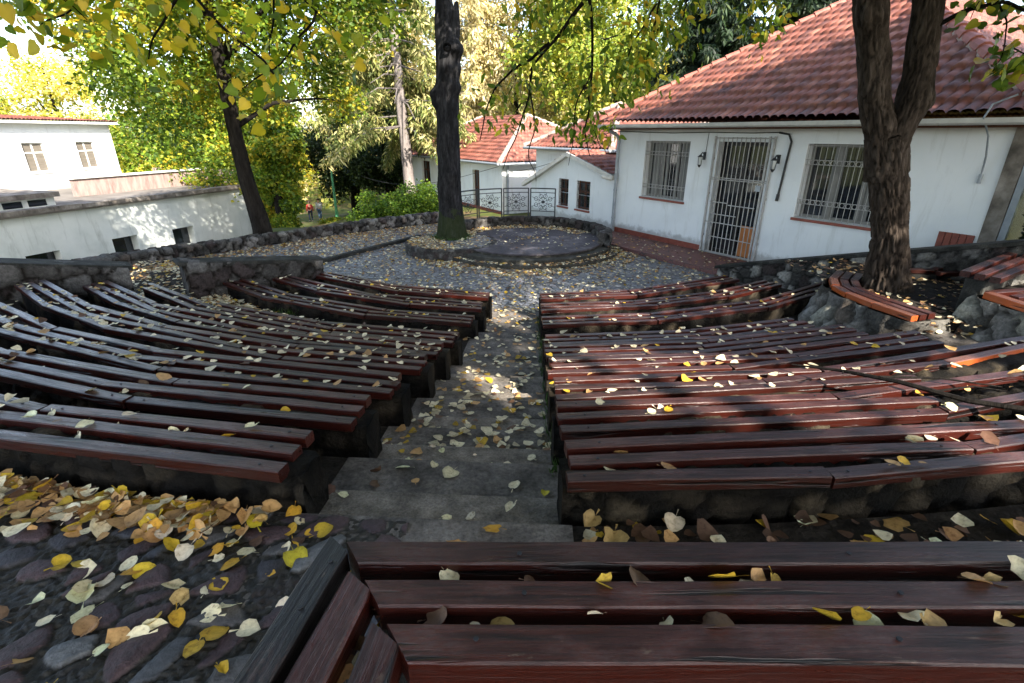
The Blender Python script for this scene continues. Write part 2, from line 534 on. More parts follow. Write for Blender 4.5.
M['bark_right'] = bark_mat("furrowed_bark", (.010, .0078, .0065), (.043, .033, .026), (.105, .085, .070))
M['bark_center'] = bark_mat("dark_grey_bark", (.006, .006, .0065), (.022, .0215, .023), (.06, .06, .064), (.035, .05, .012))
M['bark_left'] = bark_mat("dark_bark", (.006, .005, .0045), (.018, .0155, .0135), (.034, .03, .027))
M['bark_pale'] = bark_mat("pale_grey_bark", (.10, .085, .08), (.19, .165, .155), (.28, .25, .23))

# ------------------------------------------------------------------ amphitheatre layout
CX, CY = .4, 13.9
ROWS = {2: (12.10, 1.62), 3: (11.40, 1.42), 4: (10.75, 1.26), 5: (10.05, 1.10), 6: (9.40, .95), 7: (8.75, .80), 8: (7.60, .60), 9: (6.85, .54), 10: (6.12, .48)}
BACK = .19
LEV = [(12.10 + BACK, 16.5, 1.42)]
_ks = [2, 3, 4, 5, 6, 7, 8, 9, 10]
for i, k in enumerate(_ks):
    lo = ROWS[_ks[i + 1]][0] + BACK if i + 1 < len(_ks) else 5.55
    LEV.append((lo, ROWS[k][0] + BACK, ROWS[k][1] - .42))


def XL(y): return -.36 - (7.95 - y) * .0955
def XR(y): return .455 - (7.85 - y) * .037


def pol(r, a):   # angle in degrees, 0 = towards the camera, + = right
    return CX + r * math.sin(R(a)), CY - r * math.cos(R(a))


def level(r):
    for lo, hi, z in LEV:
        if lo <= r < hi: return z
    return 0.0 if r < 5.55 else 1.42


def aisle_z(r):
    z = level(r)
    for i in range(len(LEV) - 1):
        b = LEV[i][0]
        if LEV[i][2] - LEV[i + 1][2] > .09 and b - .30 <= r < b:
            return (LEV[i][2] + LEV[i + 1][2]) / 2
    return z + .006


def floor_z(x, y):
    dx, dy = x - CX, CY - y
    r = math.hypot(dx, dy); a = math.degrees(math.atan2(dx, dy))
    rs = math.hypot(x - .45, y - 13.72)
    if math.hypot(x + 1.6, y - 13.35) < 1.15: return .253
    if rs < 1.94 or math.hypot(x - .35, y - 13.8) < 2.1 and y > 14: return .24
    if rs < 2.2 and y < 14.5: return .16
    if rs < 2.45 and y < 14.5: return .08
    if a < -45.5 and 7.79 < r < 8.94 and a > -60: return .38
    if -45.5 < a < 46 and r > 5.55:
        if XL(y) < x < XR(y): return aisle_z(r)
        return level(r)
    return 0.0


# stone things made with cellular displacement
def stone_skin(P, Nrm, size, depth, seed, palette, mortar, flat=1.0, edge=.16):
    """displace points along normals by cellular stones; returns P, colours"""
    d, idd = cells(P / size, seed)
    h = np.clip(d / edge, 0, 1)
    h = h * h * (3 - 2 * h)
    rough = vnoise(P * 9, seed) * .5 + vnoise(P * 22, seed + 5) * .3
    P2 = P + Nrm * (depth * (h * (.6 + .5 * idd) + .35 * rough))[:, None]
    pal = np.array(palette)
    ci = np.clip((idd * len(pal)).astype(int), 0, len(pal) - 1)
    c = pal[ci] * (.7 + .6 * vnoise(P * 5, seed + 3))[:, None]
    c = c * h[:, None] + np.array(mortar)[None] * (1 - h)[:, None]
    return P2, c


STONE_PAL = [(.10, .095, .085), (.17, .16, .15), (.07, .066, .06), (.22, .21, .19), (.12, .10, .085), (.30, .29, .27)]
STONE_SUP = [(.006, .0055, .0045), (.013, .011, .008), (.022, .018, .013), (.008, .007, .006), (.05, .040, .027)]  # bench supports: the black shadow under the planks is in these colours
STONE_DARK = [(.035, .033, .031), (.06, .056, .052), (.085, .08, .075), (.05, .04, .038), (.12, .115, .11)]


def ribbon_wall(name, pts, zb, zt, thick, size, mat, parent, palette=STONE_PAL, mortar=(.05, .047, .042), res=.06, depth=.04, seed=1, cap_round=True):
    """rubble wall along a polyline pts[(x,y)], bottoms zb, tops zt (per point)"""
    pts = np.array(pts, float)
    seg = np.linalg.norm(np.diff(pts, axis=0), axis=1)
    s = np.concatenate([[0], np.cumsum(seg)])
    n = max(3, int(s[-1] / res) + 1)
    ss = np.linspace(0, s[-1], n)
    x = np.interp(ss, s, pts[:, 0]); y = np.interp(ss, s, pts[:, 1])
    zb = np.interp(ss, s, zb); zt = np.interp(ss, s, zt)
    tx, ty = np.gradient(x), np.gradient(y)
    L = np.hypot(tx, ty); nx, ny = ty / L, -tx / L
    h = float(np.mean(zt - zb))
    nv = max(3, int(h / res) + 1); nt = max(3, int(thick / res) + 1)
    prof = [(.5, t) for t in np.linspace(0, 1, nv)] + [(.5 - t, 1) for t in np.linspace(0, 1, nt)[1:]] + [(-.5, 1 - t) for t in np.linspace(0, 1, nv)[1:]]
    np_ = len(prof)
    V = np.zeros((n, np_, 3)); N = np.zeros((n, np_, 3))
    for j, (o, t) in enumerate(prof):
        V[:, j, 0] = x + nx * o * thick; V[:, j, 1] = y + ny * o * thick; V[:, j, 2] = zb + (zt - zb) * t
        if t >= 1 and abs(o) < .499: N[:, j] = (0, 0, 1)
        else:
            sgn = 1 if o > 0 else -1
            N[:, j, 0] = nx * sgn; N[:, j, 1] = ny * sgn
            if t >= 1: N[:, j, 2] = .6
    # end caps: taper last rings inwards
    V = V.reshape(-1, 3); N = N.reshape(-1, 3)
    V2, c = stone_skin(V, N, size, depth, seed, palette, mortar)
    V2 = V2.reshape(n, np_, 3)
    F = grid_faces(n, np_)
    V2 = V2.reshape(-1, 3)
    # fans to close the ends
    cen0 = V2[:np_].mean(0); cen1 = V2[-np_:].mean(0)
    nvx = len(V2)
    V2 = np.vstack([V2, cen0, cen1]); c = np.vstack([c, c[:np_].mean(0), c[-np_:].mean(0)])
    F3 = [(nvx, j + 1, j, j) for j in range(np_ - 1)] + [(nvx + 1, (n - 1) * np_ + j, (n - 1) * np_ + j + 1, (n - 1) * np_ + j + 1) for j in range(np_ - 1)]
    me_F = [tuple(f) for f in F] + [f[:3] for f in F3]
    me = bpy.data.meshes.new(name)
    loc = WLOC[parent] if parent is not None else Vector((0, 0, 0))
    me.from_pydata([tuple(p) for p in (V2 - np.array(loc))], [], me_F)
    at = me.color_attributes.new("Col", 'FLOAT_COLOR', 'POINT')
    c4 = np.ones((len(V2), 4), dtype=np.float32); c4[:, :3] = c
    at.data.foreach_set("color", c4.ravel())
    me.materials.append(mat)
    me.polygons.foreach_set("use_smooth", np.ones(len(me.polygons), dtype=bool))
    return link(name, me, parent, loc)


# ------------------------------------------------------------------ ground
def sm(a, b, x):
    t = np.clip((x - a) / (b - a), 0, 1)
    return t * t * (3 - 2 * t)


def terrain(x, y):
    x = np.asarray(x, float); y = np.asarray(y, float)
    dx, dy = x - CX, CY - y
    r = np.hypot(dx, dy)
    up = np.clip((r - 8) * .25, 0, 1.36) * sm(4.0, 8.0, dy)          # rises with the seats on the near side
    dl = np.clip(-x - 8.2, 0, 40); df = np.clip(y - 17, 0, 60)
    side = np.clip(-x - 4, 0, 40) * sm(17.5, 21, y)
    drop = -.19 * np.minimum(np.maximum(dl * 1.35, side), 15) - .06 * df * sm(-2, -10, x) - .09 * np.minimum(df, 7) * (1 - sm(-2, -10, x))
    hill = .22 * np.clip(y - 62, 0, 140) * sm(-42, -18, x) + .10 * np.clip(x - 60, 0, 90)
    z = -.05 + up + drop + hill + .15 * (vnoise(np.stack([x.ravel() * .12, y.ravel() * .12, x.ravel() * 0], 1)).reshape(x.shape) - .5)
    inner = (r < 13) & (dy > -3.2) & (x > -9) & (x < 8)
    return np.where(inner, np.minimum(z, level_arr(r, dy) - .12), z)


def level_arr(r, dy):
    z = np.zeros_like(r)
    for lo, hi, zz in LEV: z = np.where((r >= lo - .3) & (r < hi) & (dy > 0), zz - .12, z)
    return np.where((r > 16) & (dy > 0), 1.3, z)


def build_ground():
    g = np.concatenate([-np.geomspace(30, 700, 22)[::-1], np.linspace(-28, 28, 95), np.geomspace(30, 700, 22)])
    X, Y = np.meshgrid(g, g + 10, indexing='ij')
    Z = terrain(X, Y)
    V = np.stack([X, Y, Z], -1).reshape(-1, 3)
    o = obj_np("ground", V, grid_faces(len(g), len(g)), M['ground'], smooth=True)
    tag(o, kind="structure")
    # courtyard of grey cobbles
    mb = MB()
    poly = [(-9.2, 8.0), (-9.3, 10.6), (-8.75, 11.5), (-7.85, 12.9), (-6.15, 14.9), (-4.3, 16.6), (-2.7, 18.0), (-1.2, 17.2), (0.3, 17.3), (3.0, 15.8), (6.2, 10.7), (7.4, 7.4), (4.6, 8.2), (0, 7.6), (-4, 8.4)]
    mb.add([(x, y, 0.0) for x, y in poly], [tuple(range(len(poly)))])
    tag(mb.build("courtyard", M['cobble_far']), kind="structure")
    # path along the white house
    f = HF
    mb = MB(); mb.fbox(f, -.9, 5.2, 0.012, 1.4, -.1, .10)
    tag(mb.build("red_path", M['path'], bevel=.012), kind="structure")
    # terraces: concentric level treads and risers
    mb = MB()
    A = np.arange(-60, 47.1, 1.0)
    for i, (lo, hi, z) in enumerate(LEV):
        zl = LEV[i + 1][2] if i + 1 < len(LEV) else -.05
        for a0, a1 in zip(A[:-1], A[1:]):
            if a0 > -46.5 or abs(z - .38) < .01 or i == 0:
                p = [pol(lo, a0), pol(lo, a1), pol(hi, a1), pol(hi, a0)]
                mb.add([(q[0], q[1], z) for q in p], [(0, 1, 2, 3)])
                mb.add([(*p[0], zl), (*p[1], zl), (*p[1], z), (*p[0], z)], [(0, 1, 2, 3)])
    tag(mb.build("terraces", M['terrace']), kind="structure")
    # aisle treads (concrete) with pale half-steps
    mb, mn = MB(), MB()
    def strip(m, r0, r1, z0, z1):
        def edge(r, left):
            # point on circle r on the aisle edge line
            x = -.6 if left else .35
            for _ in range(6):
                y = CY - math.sqrt(max(.01, r * r - (x - CX) ** 2))
                x = XL(y) - .03 if left else XR(y) + .02
            return x, y
        a, b, c, d = edge(r0, True), edge(r0, False), edge(r1, False), edge(r1, True)
        bot = [d, c, b, a]
        m.hexa([(q[0], q[1], z0) for q in bot] + [(q[0], q[1], z1) for q in bot])
    for i, (lo, hi, z) in enumerate(LEV):
        h2 = hi if hi < 13 else 12.75
        strip(mb, lo + .002, h2 - .002, z - .05, z + .006)
        if i + 1 < len(LEV) and z - LEV[i + 1][2] > .09:
            zh = (z + LEV[i + 1][2]) / 2
            strip(mn, lo - .30, lo - .004, LEV[i + 1][2] + .007, zh)
    tag(mb.build("aisle_paving", M['concrete']), kind="structure")
    tag(mn.build("aisle_steps", M['nosing'], bevel=.012), kind="structure")


def build_near_cobbles():
    xs = np.arange(-2.7, -.42, .0058); ys = np.arange(.6, 1.95, .0058)
    X, Y = np.meshgrid(xs, ys, indexing='ij')
    P = np.stack([X.ravel(), Y.ravel(), 0 * X.ravel()], 1)
    W = P.copy()
    wob = np.stack([vnoise(P * 6, 3), vnoise(P * 6, 4), 0 * P[:, 0]], 1) - .5
    ang = R(35)
    Q = P + wob * .05
    U = np.stack([(Q[:, 0] * math.cos(ang) + Q[:, 1] * math.sin(ang)) / .185, (-Q[:, 0] * math.sin(ang) + Q[:, 1] * math.cos(ang)) / .105, 0 * Q[:, 0] + .5], 1)
    d, idd = cells(U, 21, .75)
    h = np.clip((d - .19 - .16 * (vnoise(P * 12, 31) - .5)) / .05, 0, 1); h = h * h * (3 - 2 * h)
    keep = (hash3((idd * 99991).astype(np.int64), (idd * 977).astype(np.int64), (idd * 0).astype(np.int64), 4) > .2)
    h = np.where(keep, h, h * .12)
    dome = np.clip(d * 1.6, 0, 1)
    z = 1.419 + h * (.007 + .006 * idd + .012 * dome) + (.014 - .0115 * h) * vnoise(P * 75, 8) + .006 * vnoise(P * 7, 9)
    pal = np.array([(.042, .026, .031), (.050, .053, .060), (.032, .030, .037), (.064, .061, .062), (.052, .030, .033), (.035, .039, .052), (.10, .104, .11)])
    c = pal[np.clip((idd * 6.99).astype(int), 0, 6)] * (.6 + .5 * vnoise(P * 14, 2) + .35 * vnoise(P * 60, 12))[:, None]
    mort = np.array((.018, .0155, .011))[None] * (.35 + 1.3 * vnoise(P * 55, 6))[:, None]
    hh = np.clip(h * 1.5, 0, 1)[:, None]
    c = c * hh + mort * (1 - hh)
    r = np.hypot(X.ravel() - CX, Y.ravel() - CY)
    F = grid_faces(len(xs), len(ys))
    rin = (r > 12.30)
    F = F[rin[F].all(1)]
    V = np.stack([X.ravel(), Y.ravel(), z], 1)
    o = obj_np("cobbled_floor", V, F, M['cobble_near'], cols=c, smooth=True)
    tag(o, kind="structure")


HF = Frame((3.1, 15.7), (math.sin(R(31.5)), -math.cos(R(31.5))))
build_ground()
build_near_cobbles()


# ------------------------------------------------------------------ dais with its wall, railing and steps
def disc(cx, cy, r, z0, z1, a0=0, a1=360, seg=72, rin=0):
    mb = MB()
    T = np.linspace(R(a0), R(a1), seg)
    if a1 - a0 >= 359.9: T = T[:-1]
    poly = [(cx + r * math.cos(t), cy + r * math.sin(t)) for t in T]
    mb.prism(poly, z0, z1)
    return mb


def build_dais():
    t = empty("stage_platform", (.35, 13.8, 0), "low round concrete stage with curved steps at the foot of the seating", "stage")
    disc(.45, 13.72, 1.92, -.05, .205).build("platform", M['dais_edge'], t)
    disc(.45, 13.72, 1.95, .205, .24).build("stage_floor", M['dais'], t, bevel=.012)
    for r, z in ((2.2, .16), (2.45, .08)):
        mb = MB()
        T = np.linspace(R(190), R(365), 70)
        a = [(.45 + r * math.cos(q), 13.72 + r * math.sin(q)) for q in T]
        b = [(.45 + (1.91) * math.cos(q), 13.72 + (1.91) * math.sin(q)) for q in T[::-1]]
        mb.prism(a + b, -.05 - (2.6 - r) * .01, z)
        mb.build("step", M['dais_edge'], t, bevel=.015)
    t2 = empty("round_tree_bed", (-1.6, 13.35, 0), "round raised bed with stone rim at the foot of the dark trunk", "tree bed")
    T = np.linspace(0, 2 * math.pi, 60)
    ribbon_wall("rim", [(-1.6 + 1.12 * math.cos(q), 13.35 + 1.12 * math.sin(q)) for q in T], [-.03] * 60, [.235] * 60, .13, .15, M['stone'], t2, STONE_DARK, depth=.025, res=.035, seed=14)
    disc(-1.6, 13.35, 1.08, 0, .25).build("bed_paving", M['cobble_far'], t2)
    T = np.linspace(R(-22), R(152), 60)
    w = ribbon_wall("curved_stage_wall", [(.35 + 2.17 * math.cos(q), 13.8 + 2.17 * math.sin(q)) for q in T], [0.0] * 60, [.45] * 60, .2, .19, M['stone'], None, STONE_DARK, (.012, .011, .010), depth=.06, res=.045, seed=31)
    tag(w, "curved dark rubble wall round the back of the round stage", "stone wall")
    # railing
    ra = empty("stage_railing", (.35, 15.9, .58), "black wrought iron railing with scroll panels on the curved stage wall", "railing")
    def ap(deg, z, r=2.17): return np.array((.35 + r * math.cos(R(deg)), 13.8 + r * math.sin(R(deg)), z))
    ang = [149, 129, 107, 85, 63]
    for i in range(4):
        a0, a1 = ang[i] - .9, ang[i + 1] + .9
        for a in (a0, a1):
            mb = MB(); mb.tube([ap(a, .4), ap(a, 1.34)], .019, 6); mb.build("post", M['black_metal'], ra)
        AA = np.linspace(a0, a1, 7)
        for z in (1.33, 1.21, .66):
            mb = MB(); mb.tube([ap(a, z) for a in AA], .013 if z < 1.3 else .02, 6); mb.build("rail", M['black_metal'], ra)
        mb = MB()
        cen = ap((a0 + a1) / 2, .935); tx = ap(a1, .935) - ap(a0, .935); W = np.linalg.norm(tx); tx /= W; up = np.array((0, 0, 1.))
        mb.tube([cen - .03 * up, cen + .03 * up], .05, 8)
        hw, hh = W / 2 - .03, .265
        for q in range(8):
            t_ = q * math.pi / 4 + math.pi / 8
            e = np.array((math.cos(t_), math.sin(t_)))
            k = min(hw / max(abs(e[0]), .01), hh / max(abs(e[1]), .01))
            mb.tube([cen, cen + tx * e[0] * k + up * e[1] * k], .007, 4)
            c2 = cen + tx * e[0] * k * .62 + up * e[1] * k * .62
            mb.ring(c2, tx, up, .06, .008, 10)
            t3 = t_ + math.pi / 8
            e3 = np.array((math.cos(t3), math.sin(t3)))
            k3 = min(hw / max(abs(e3[0]), .01), hh / max(abs(e3[1]), .01))
            c3 = cen + tx * e3[0] * k3 * .8 + up * e3[1] * k3 * .8
        mb.ring(cen, tx, up, .13, .007, 16)
        mb.build("scroll_panel", M['black_metal'], ra)
    # kerb line across the yard
    mb = MB()
    a, b = np.array((-4.75, 11.6)), np.array((-2.75, 15.1))
    d_ = (b - a) / np.linalg.norm(b - a); n_ = np.array((d_[1], -d_[0])) * .07
    mb.prism([a - n_, a + n_, b + n_, b - n_], -.03, .09)
    o = mb.build("yard_kerb", M['cap'], bevel=.01)
    tag(o, "narrow dark kerb crossing the cobbled yard left of the stage", "kerb")


build_dais()

# ------------------------------------------------------------------ walls of the theatre
BW = [(-2.35, 18.15), (-4.2, 16.75), (-6.15, 15.0), (-7.95, 12.95), (-8.9, 11.5), (-9.5, 9.8), (-10.2, 7.5), (-11.5, 4.5)]
w = ribbon_wall("boundary_wall", BW, [-.9] * 8, [.26, .25, .20, .20, .27, .36, .7, 1.1], .34, .2, M['stone'], None, STONE_PAL[:5] + STONE_DARK, (.012, .011, .010), depth=.09, res=.045, seed=5)
tag(w, "long low rubble wall bounding the yard on the left, below the trees", "stone wall")


def side_wall(name, label, r0, r1, a0, a1, z0, z1, thick=.42, seed=3, pal=STONE_DARK):
    p0, p1 = pol(r0, a0), pol(r1, a1)
    t = empty(name, (*p0, 0), label, "stone wall")
    n = 8
    pts = [(p0[0] + (p1[0] - p0[0]) * k / (n - 1), p0[1] + (p1[1] - p0[1]) * k / (n - 1)) for k in range(n)]
    zt = list(np.linspace(z0, z1, n) - .06)
    ribbon_wall("masonry", pts, [-.1] * n, zt, thick - .1, .26, M['stone'], t, pal, (.014, .012, .010), depth=.06, res=.04, seed=seed)
    d_ = np.array(p1) - np.array(p0); d_ /= np.linalg.norm(d_); nn = np.array((d_[1], -d_[0])) * thick / 2
    mb = MB()
    e0, e1 = np.array(p0) - d_ * .06, np.array(p1) + d_ * .06
    poly = [e0 + nn, e0 - nn, e1 - nn, e1 + nn]
    mb.prism(poly, [z0 - .065, z0 - .065, z1 - .065, z1 - .065], [z0, z0, z1, z1])
    mb.build("coping", M['cap'], t, bevel=.012)
    return t


side_wall("side_wall", "dark stone side wall with flat coping, nearer of two at the left seat ends", 8.95, 13.0, -44.2, -44.6, 1.06, 1.92, seed=41)
side_wall("side_wall", "short stone side wall with sloped coping beside the lowest left benches", 6.05, 8.25, -42.2, -44.0, .72, 1.02, seed=43)
# sloping retaining wall in front of the house
RWP, RWD = np.array((4.62, 10.82)), HF.d


def rwz(t): return .22 + .287 * t


t = empty("retaining_wall", (4.62, 10.82, 0), "rubble retaining wall with sloping dark coping in front of the white house", "stone wall")
pts = [tuple(RWP + RWD * k) for k in np.linspace(0, 7.2, 12)]
ribbon_wall("masonry", pts, [-.1] * 12, [rwz(k) - .06 for k in np.linspace(0, 7.2, 12)], .26, .21, M['stone'], t, STONE_DARK + STONE_PAL[1:4] + [(.34, .32, .29)], (.022, .021, .019), depth=.05, res=.045, seed=51)
nn = HF.n * .2
e0, e1 = RWP - RWD * .08, RWP + RWD * 7.25
mb = MB()
mb.prism([e0 + nn, e0 - nn, e1 - nn, e1 + nn], [rwz(0) - .065] * 2 + [rwz(7.25) - .065] * 2, [rwz(0)] * 2 + [rwz(7.25)] * 2)
mb.build("coping", M['cap'], t, bevel=.01)


# ------------------------------------------------------------------ buildings
def facade(mb, fr, s0, s1, z0, z1, openings, thick=.28, depth=None):
    """front wall as cells around openings (s0,s1,z0,z1), with reveals"""
    S = sorted({s0, s1, *[v for o in openings for v in o[:2]]})
    Z = sorted({z0, z1, *[v for o in openings for v in o[2:]]})
    for a, b in zip(S[:-1], S[1:]):
        for c, d in zip(Z[:-1], Z[1:]):
            m_, q = (a + b) / 2, (c + d) / 2
            if any(o[0] < m_ < o[1] and o[2] < q < o[3] for o in openings): continue
            mb.add([fr.pt(a, 0, c), fr.pt(b, 0, c), fr.pt(b, 0, d), fr.pt(a, 0, d)], [(0, 1, 2, 3)])
    for a, b, c, d in openings:
        for (p, q) in (((a, c), (b, c)), ((b, c), (b, d)), ((b, d), (a, d)), ((a, d), (a, c))):
            mb.add([fr.pt(p[0], 0, p[1]), fr.pt(q[0], 0, q[1]), fr.pt(q[0], -thick, q[1]), fr.pt(p[0], -thick, p[1])], [(0, 1, 2, 3)])


def tile_plane(fr, s0, s1, oe, ze, run, tan, k0, k1, tile=.185, course=.31, amp=.055, step=.055, sub=8, seed=1, pal=None):
    """barrel tiled slope. eave from s0..s1 at offset oe, height ze; narrows by k0,k1 per unit run. returns V,F,C"""
    pal = np.array(pal if pal is not None else [(.155, .049, .032), (.185, .062, .040), (.14, .044, .029), (.215, .084, .055), (.17, .056, .037), (.105, .037, .027)])
    ncol = int((s1 - s0) / tile) + 1
    S = s0 + np.arange(ncol * sub + 1) * tile / sub
    S = S[S <= s1 + 1e-6]
    nc = int(math.ceil(run / course))
    rows = []
    for j in range(nc):
        for f in (0.0, .5, .999): rows.append((j, f))
    V = np.zeros((len(rows), len(S), 3)); C = np.zeros((len(rows), len(S), 3))
    ph = ((S - s0) / tile) % 1.0
    prof = amp * np.sqrt(np.clip(1 - (np.abs(ph - .5) * 2.0 / .95) ** 2, 0, 1))
    colid = np.floor((S - s0) / tile + 1e-6).astype(np.int64)
    for i, (j, f) in enumerate(rows):
        w_ = min((j + f) * course, run)
        lo, hi = s0 + k0 * w_, s1 - k1 * w_
        if lo > hi: lo = hi = (lo + hi) / 2
        s_ = np.clip(S, lo, hi)
        jit = (hash3(colid, np.full_like(colid, j), colid * 0, seed) - .5)
        z = ze + w_ * tan + prof + step * (1 - f) + jit * .012
        q = fr.P[None] + fr.d[None] * s_[:, None] + fr.n[None] * (oe - w_ + jit * .02)[:, None]
        V[i, :, :2] = q; V[i, :, 2] = z
        hh = hash3(colid, np.full_like(colid, j), colid * 0, seed + 7)
        C[i] = pal[np.clip((hh * len(pal)).astype(int), 0, len(pal) - 1)] * (.75 + .5 * hash3(colid, np.full_like(colid, j), colid * 0, seed + 11))[:, None]
    F = grid_faces(len(rows), len(S))
    V = V.reshape(-1, 3); C = C.reshape(-1, 3)
    # drop collapsed faces
    A = V[F]
    area = np.linalg.norm(np.cross(A[:, 2] - A[:, 0], A[:, 3] - A[:, 1]), axis=1)
    F = F[area > 1e-5]
    return V, F, C


def join(parts):
    Vs, Fs, Cs, o = [], [], [], 0
    for V, F, C in parts:
        Vs.append(V); Fs.append(F + o); Cs.append(C); o += len(V)
    return np.vstack(Vs), np.vstack(Fs), np.vstack(Cs)


def hip_line(mb, p0, p1, rad=.1, seglen=.36):
    p0, p1 = np.array(p0), np.array(p1)
    L = np.linalg.norm(p1 - p0); n = int(L / seglen)
    for i in range(n):
        a = p0 + (p1 - p0) * (i / n); b = p0 + (p1 - p0) * ((i + 1.12) / n)
        mb.tube([a + (0, 0, .02), b], [rad * 1.12, rad * .92], 10)


def window(par, fr, s0, s1, z0, z1, o=-.16, mull=1, trans=0, fm='white_wood', curtain=None, sill=None, grille=None, label=None, cmat='curtain'):
    """framed window set into an opening: frame part with pane, curtain, sill, grille sub-parts"""
    mb = MB(); w_ = .065
    mb.fbox(fr, s0, s1, o - .05, o, z0, z0 + w_); mb.fbox(fr, s0, s1, o - .05, o, z1 - w_, z1)
    mb.fbox(fr, s0, s0 + w_, o - .049, o - .001, z0 + w_, z1 - w_); mb.fbox(fr, s1 - w_, s1, o - .049, o - .001, z0 + w_, z1 - w_)
    for i in range(mull):
        c = s0 + (s1 - s0) * (i + 1) / (mull + 1)
        mb.fbox(fr, c - .045, c + .045, o - .047, o + .002, z0 + w_, z1 - w_)
    if trans:
        q = z0 + (z1 - z0) * trans
        mb.fbox(fr, s0 + w_, s1 - w_, o - .045, o + .004, q - .035, q + .035)
    f = mb.build("window", M[fm], par)
    if label: f["label"] = label
    mb = MB(); mb.fbox(fr, s0 + .01, s1 - .01, o - .04, o - .03, z0 + .01, z1 - .01); mb.build("pane", M['glass'], f)
    if curtain:
        mb = MB()
        for a, b in curtain: mb.fbox(fr, s0 + (s1 - s0) * a, s0 + (s1 - s0) * b, o - .028, o - .012, z0 + .07, z1 - .07)
        mb.build("curtain", M[cmat], f)
    if sill:
        mb = MB(); mb.fbox(fr, s0 - .03, s1 + .03, o, .05, z0 - .055, z0 - .003); mb.build("sill", M[sill], f)
    if grille:
        mb = MB()
        og = grille.get('o', -.035); n = grille.get('n', 13)
        for i in range(n):
            s = s0 + .03 + (s1 - s0 - .06) * i / (n - 1)
            mb.tube([fr.pt(s, og, z0 + .01), fr.pt(s, og, z1 - .01)], .0062, 5)
        for zz in grille['h']:
            q = z0 + (z1 - z0) * zz
            mb.tube([fr.pt(s0 + .0, og + .012, q), fr.pt(s1, og + .012, q)], .006, 5)
        if grille.get('rings'):
            d3 = np.array((*fr.d, 0)); up = np.array((0, 0, 1.))
            for zz in grille['rings']:
                for i in range(n - 1):
                    s = s0 + .03 + (s1 - s0 - .06) * (i + .5) / (n - 1)
                    mb.ring(fr.pt(s, og + .012, z0 + (z1 - z0) * zz), d3, up, .045, .006, 9)
        mb.build("grille", M['white_metal'] if not grille.get('black') else M['black_metal'], f)
    return f


def gable_box(mb, fr, s0, s1, o0, o1, z0, z1):
    mb.fbox(fr, s0, s1, o0, o1, z0, z1)


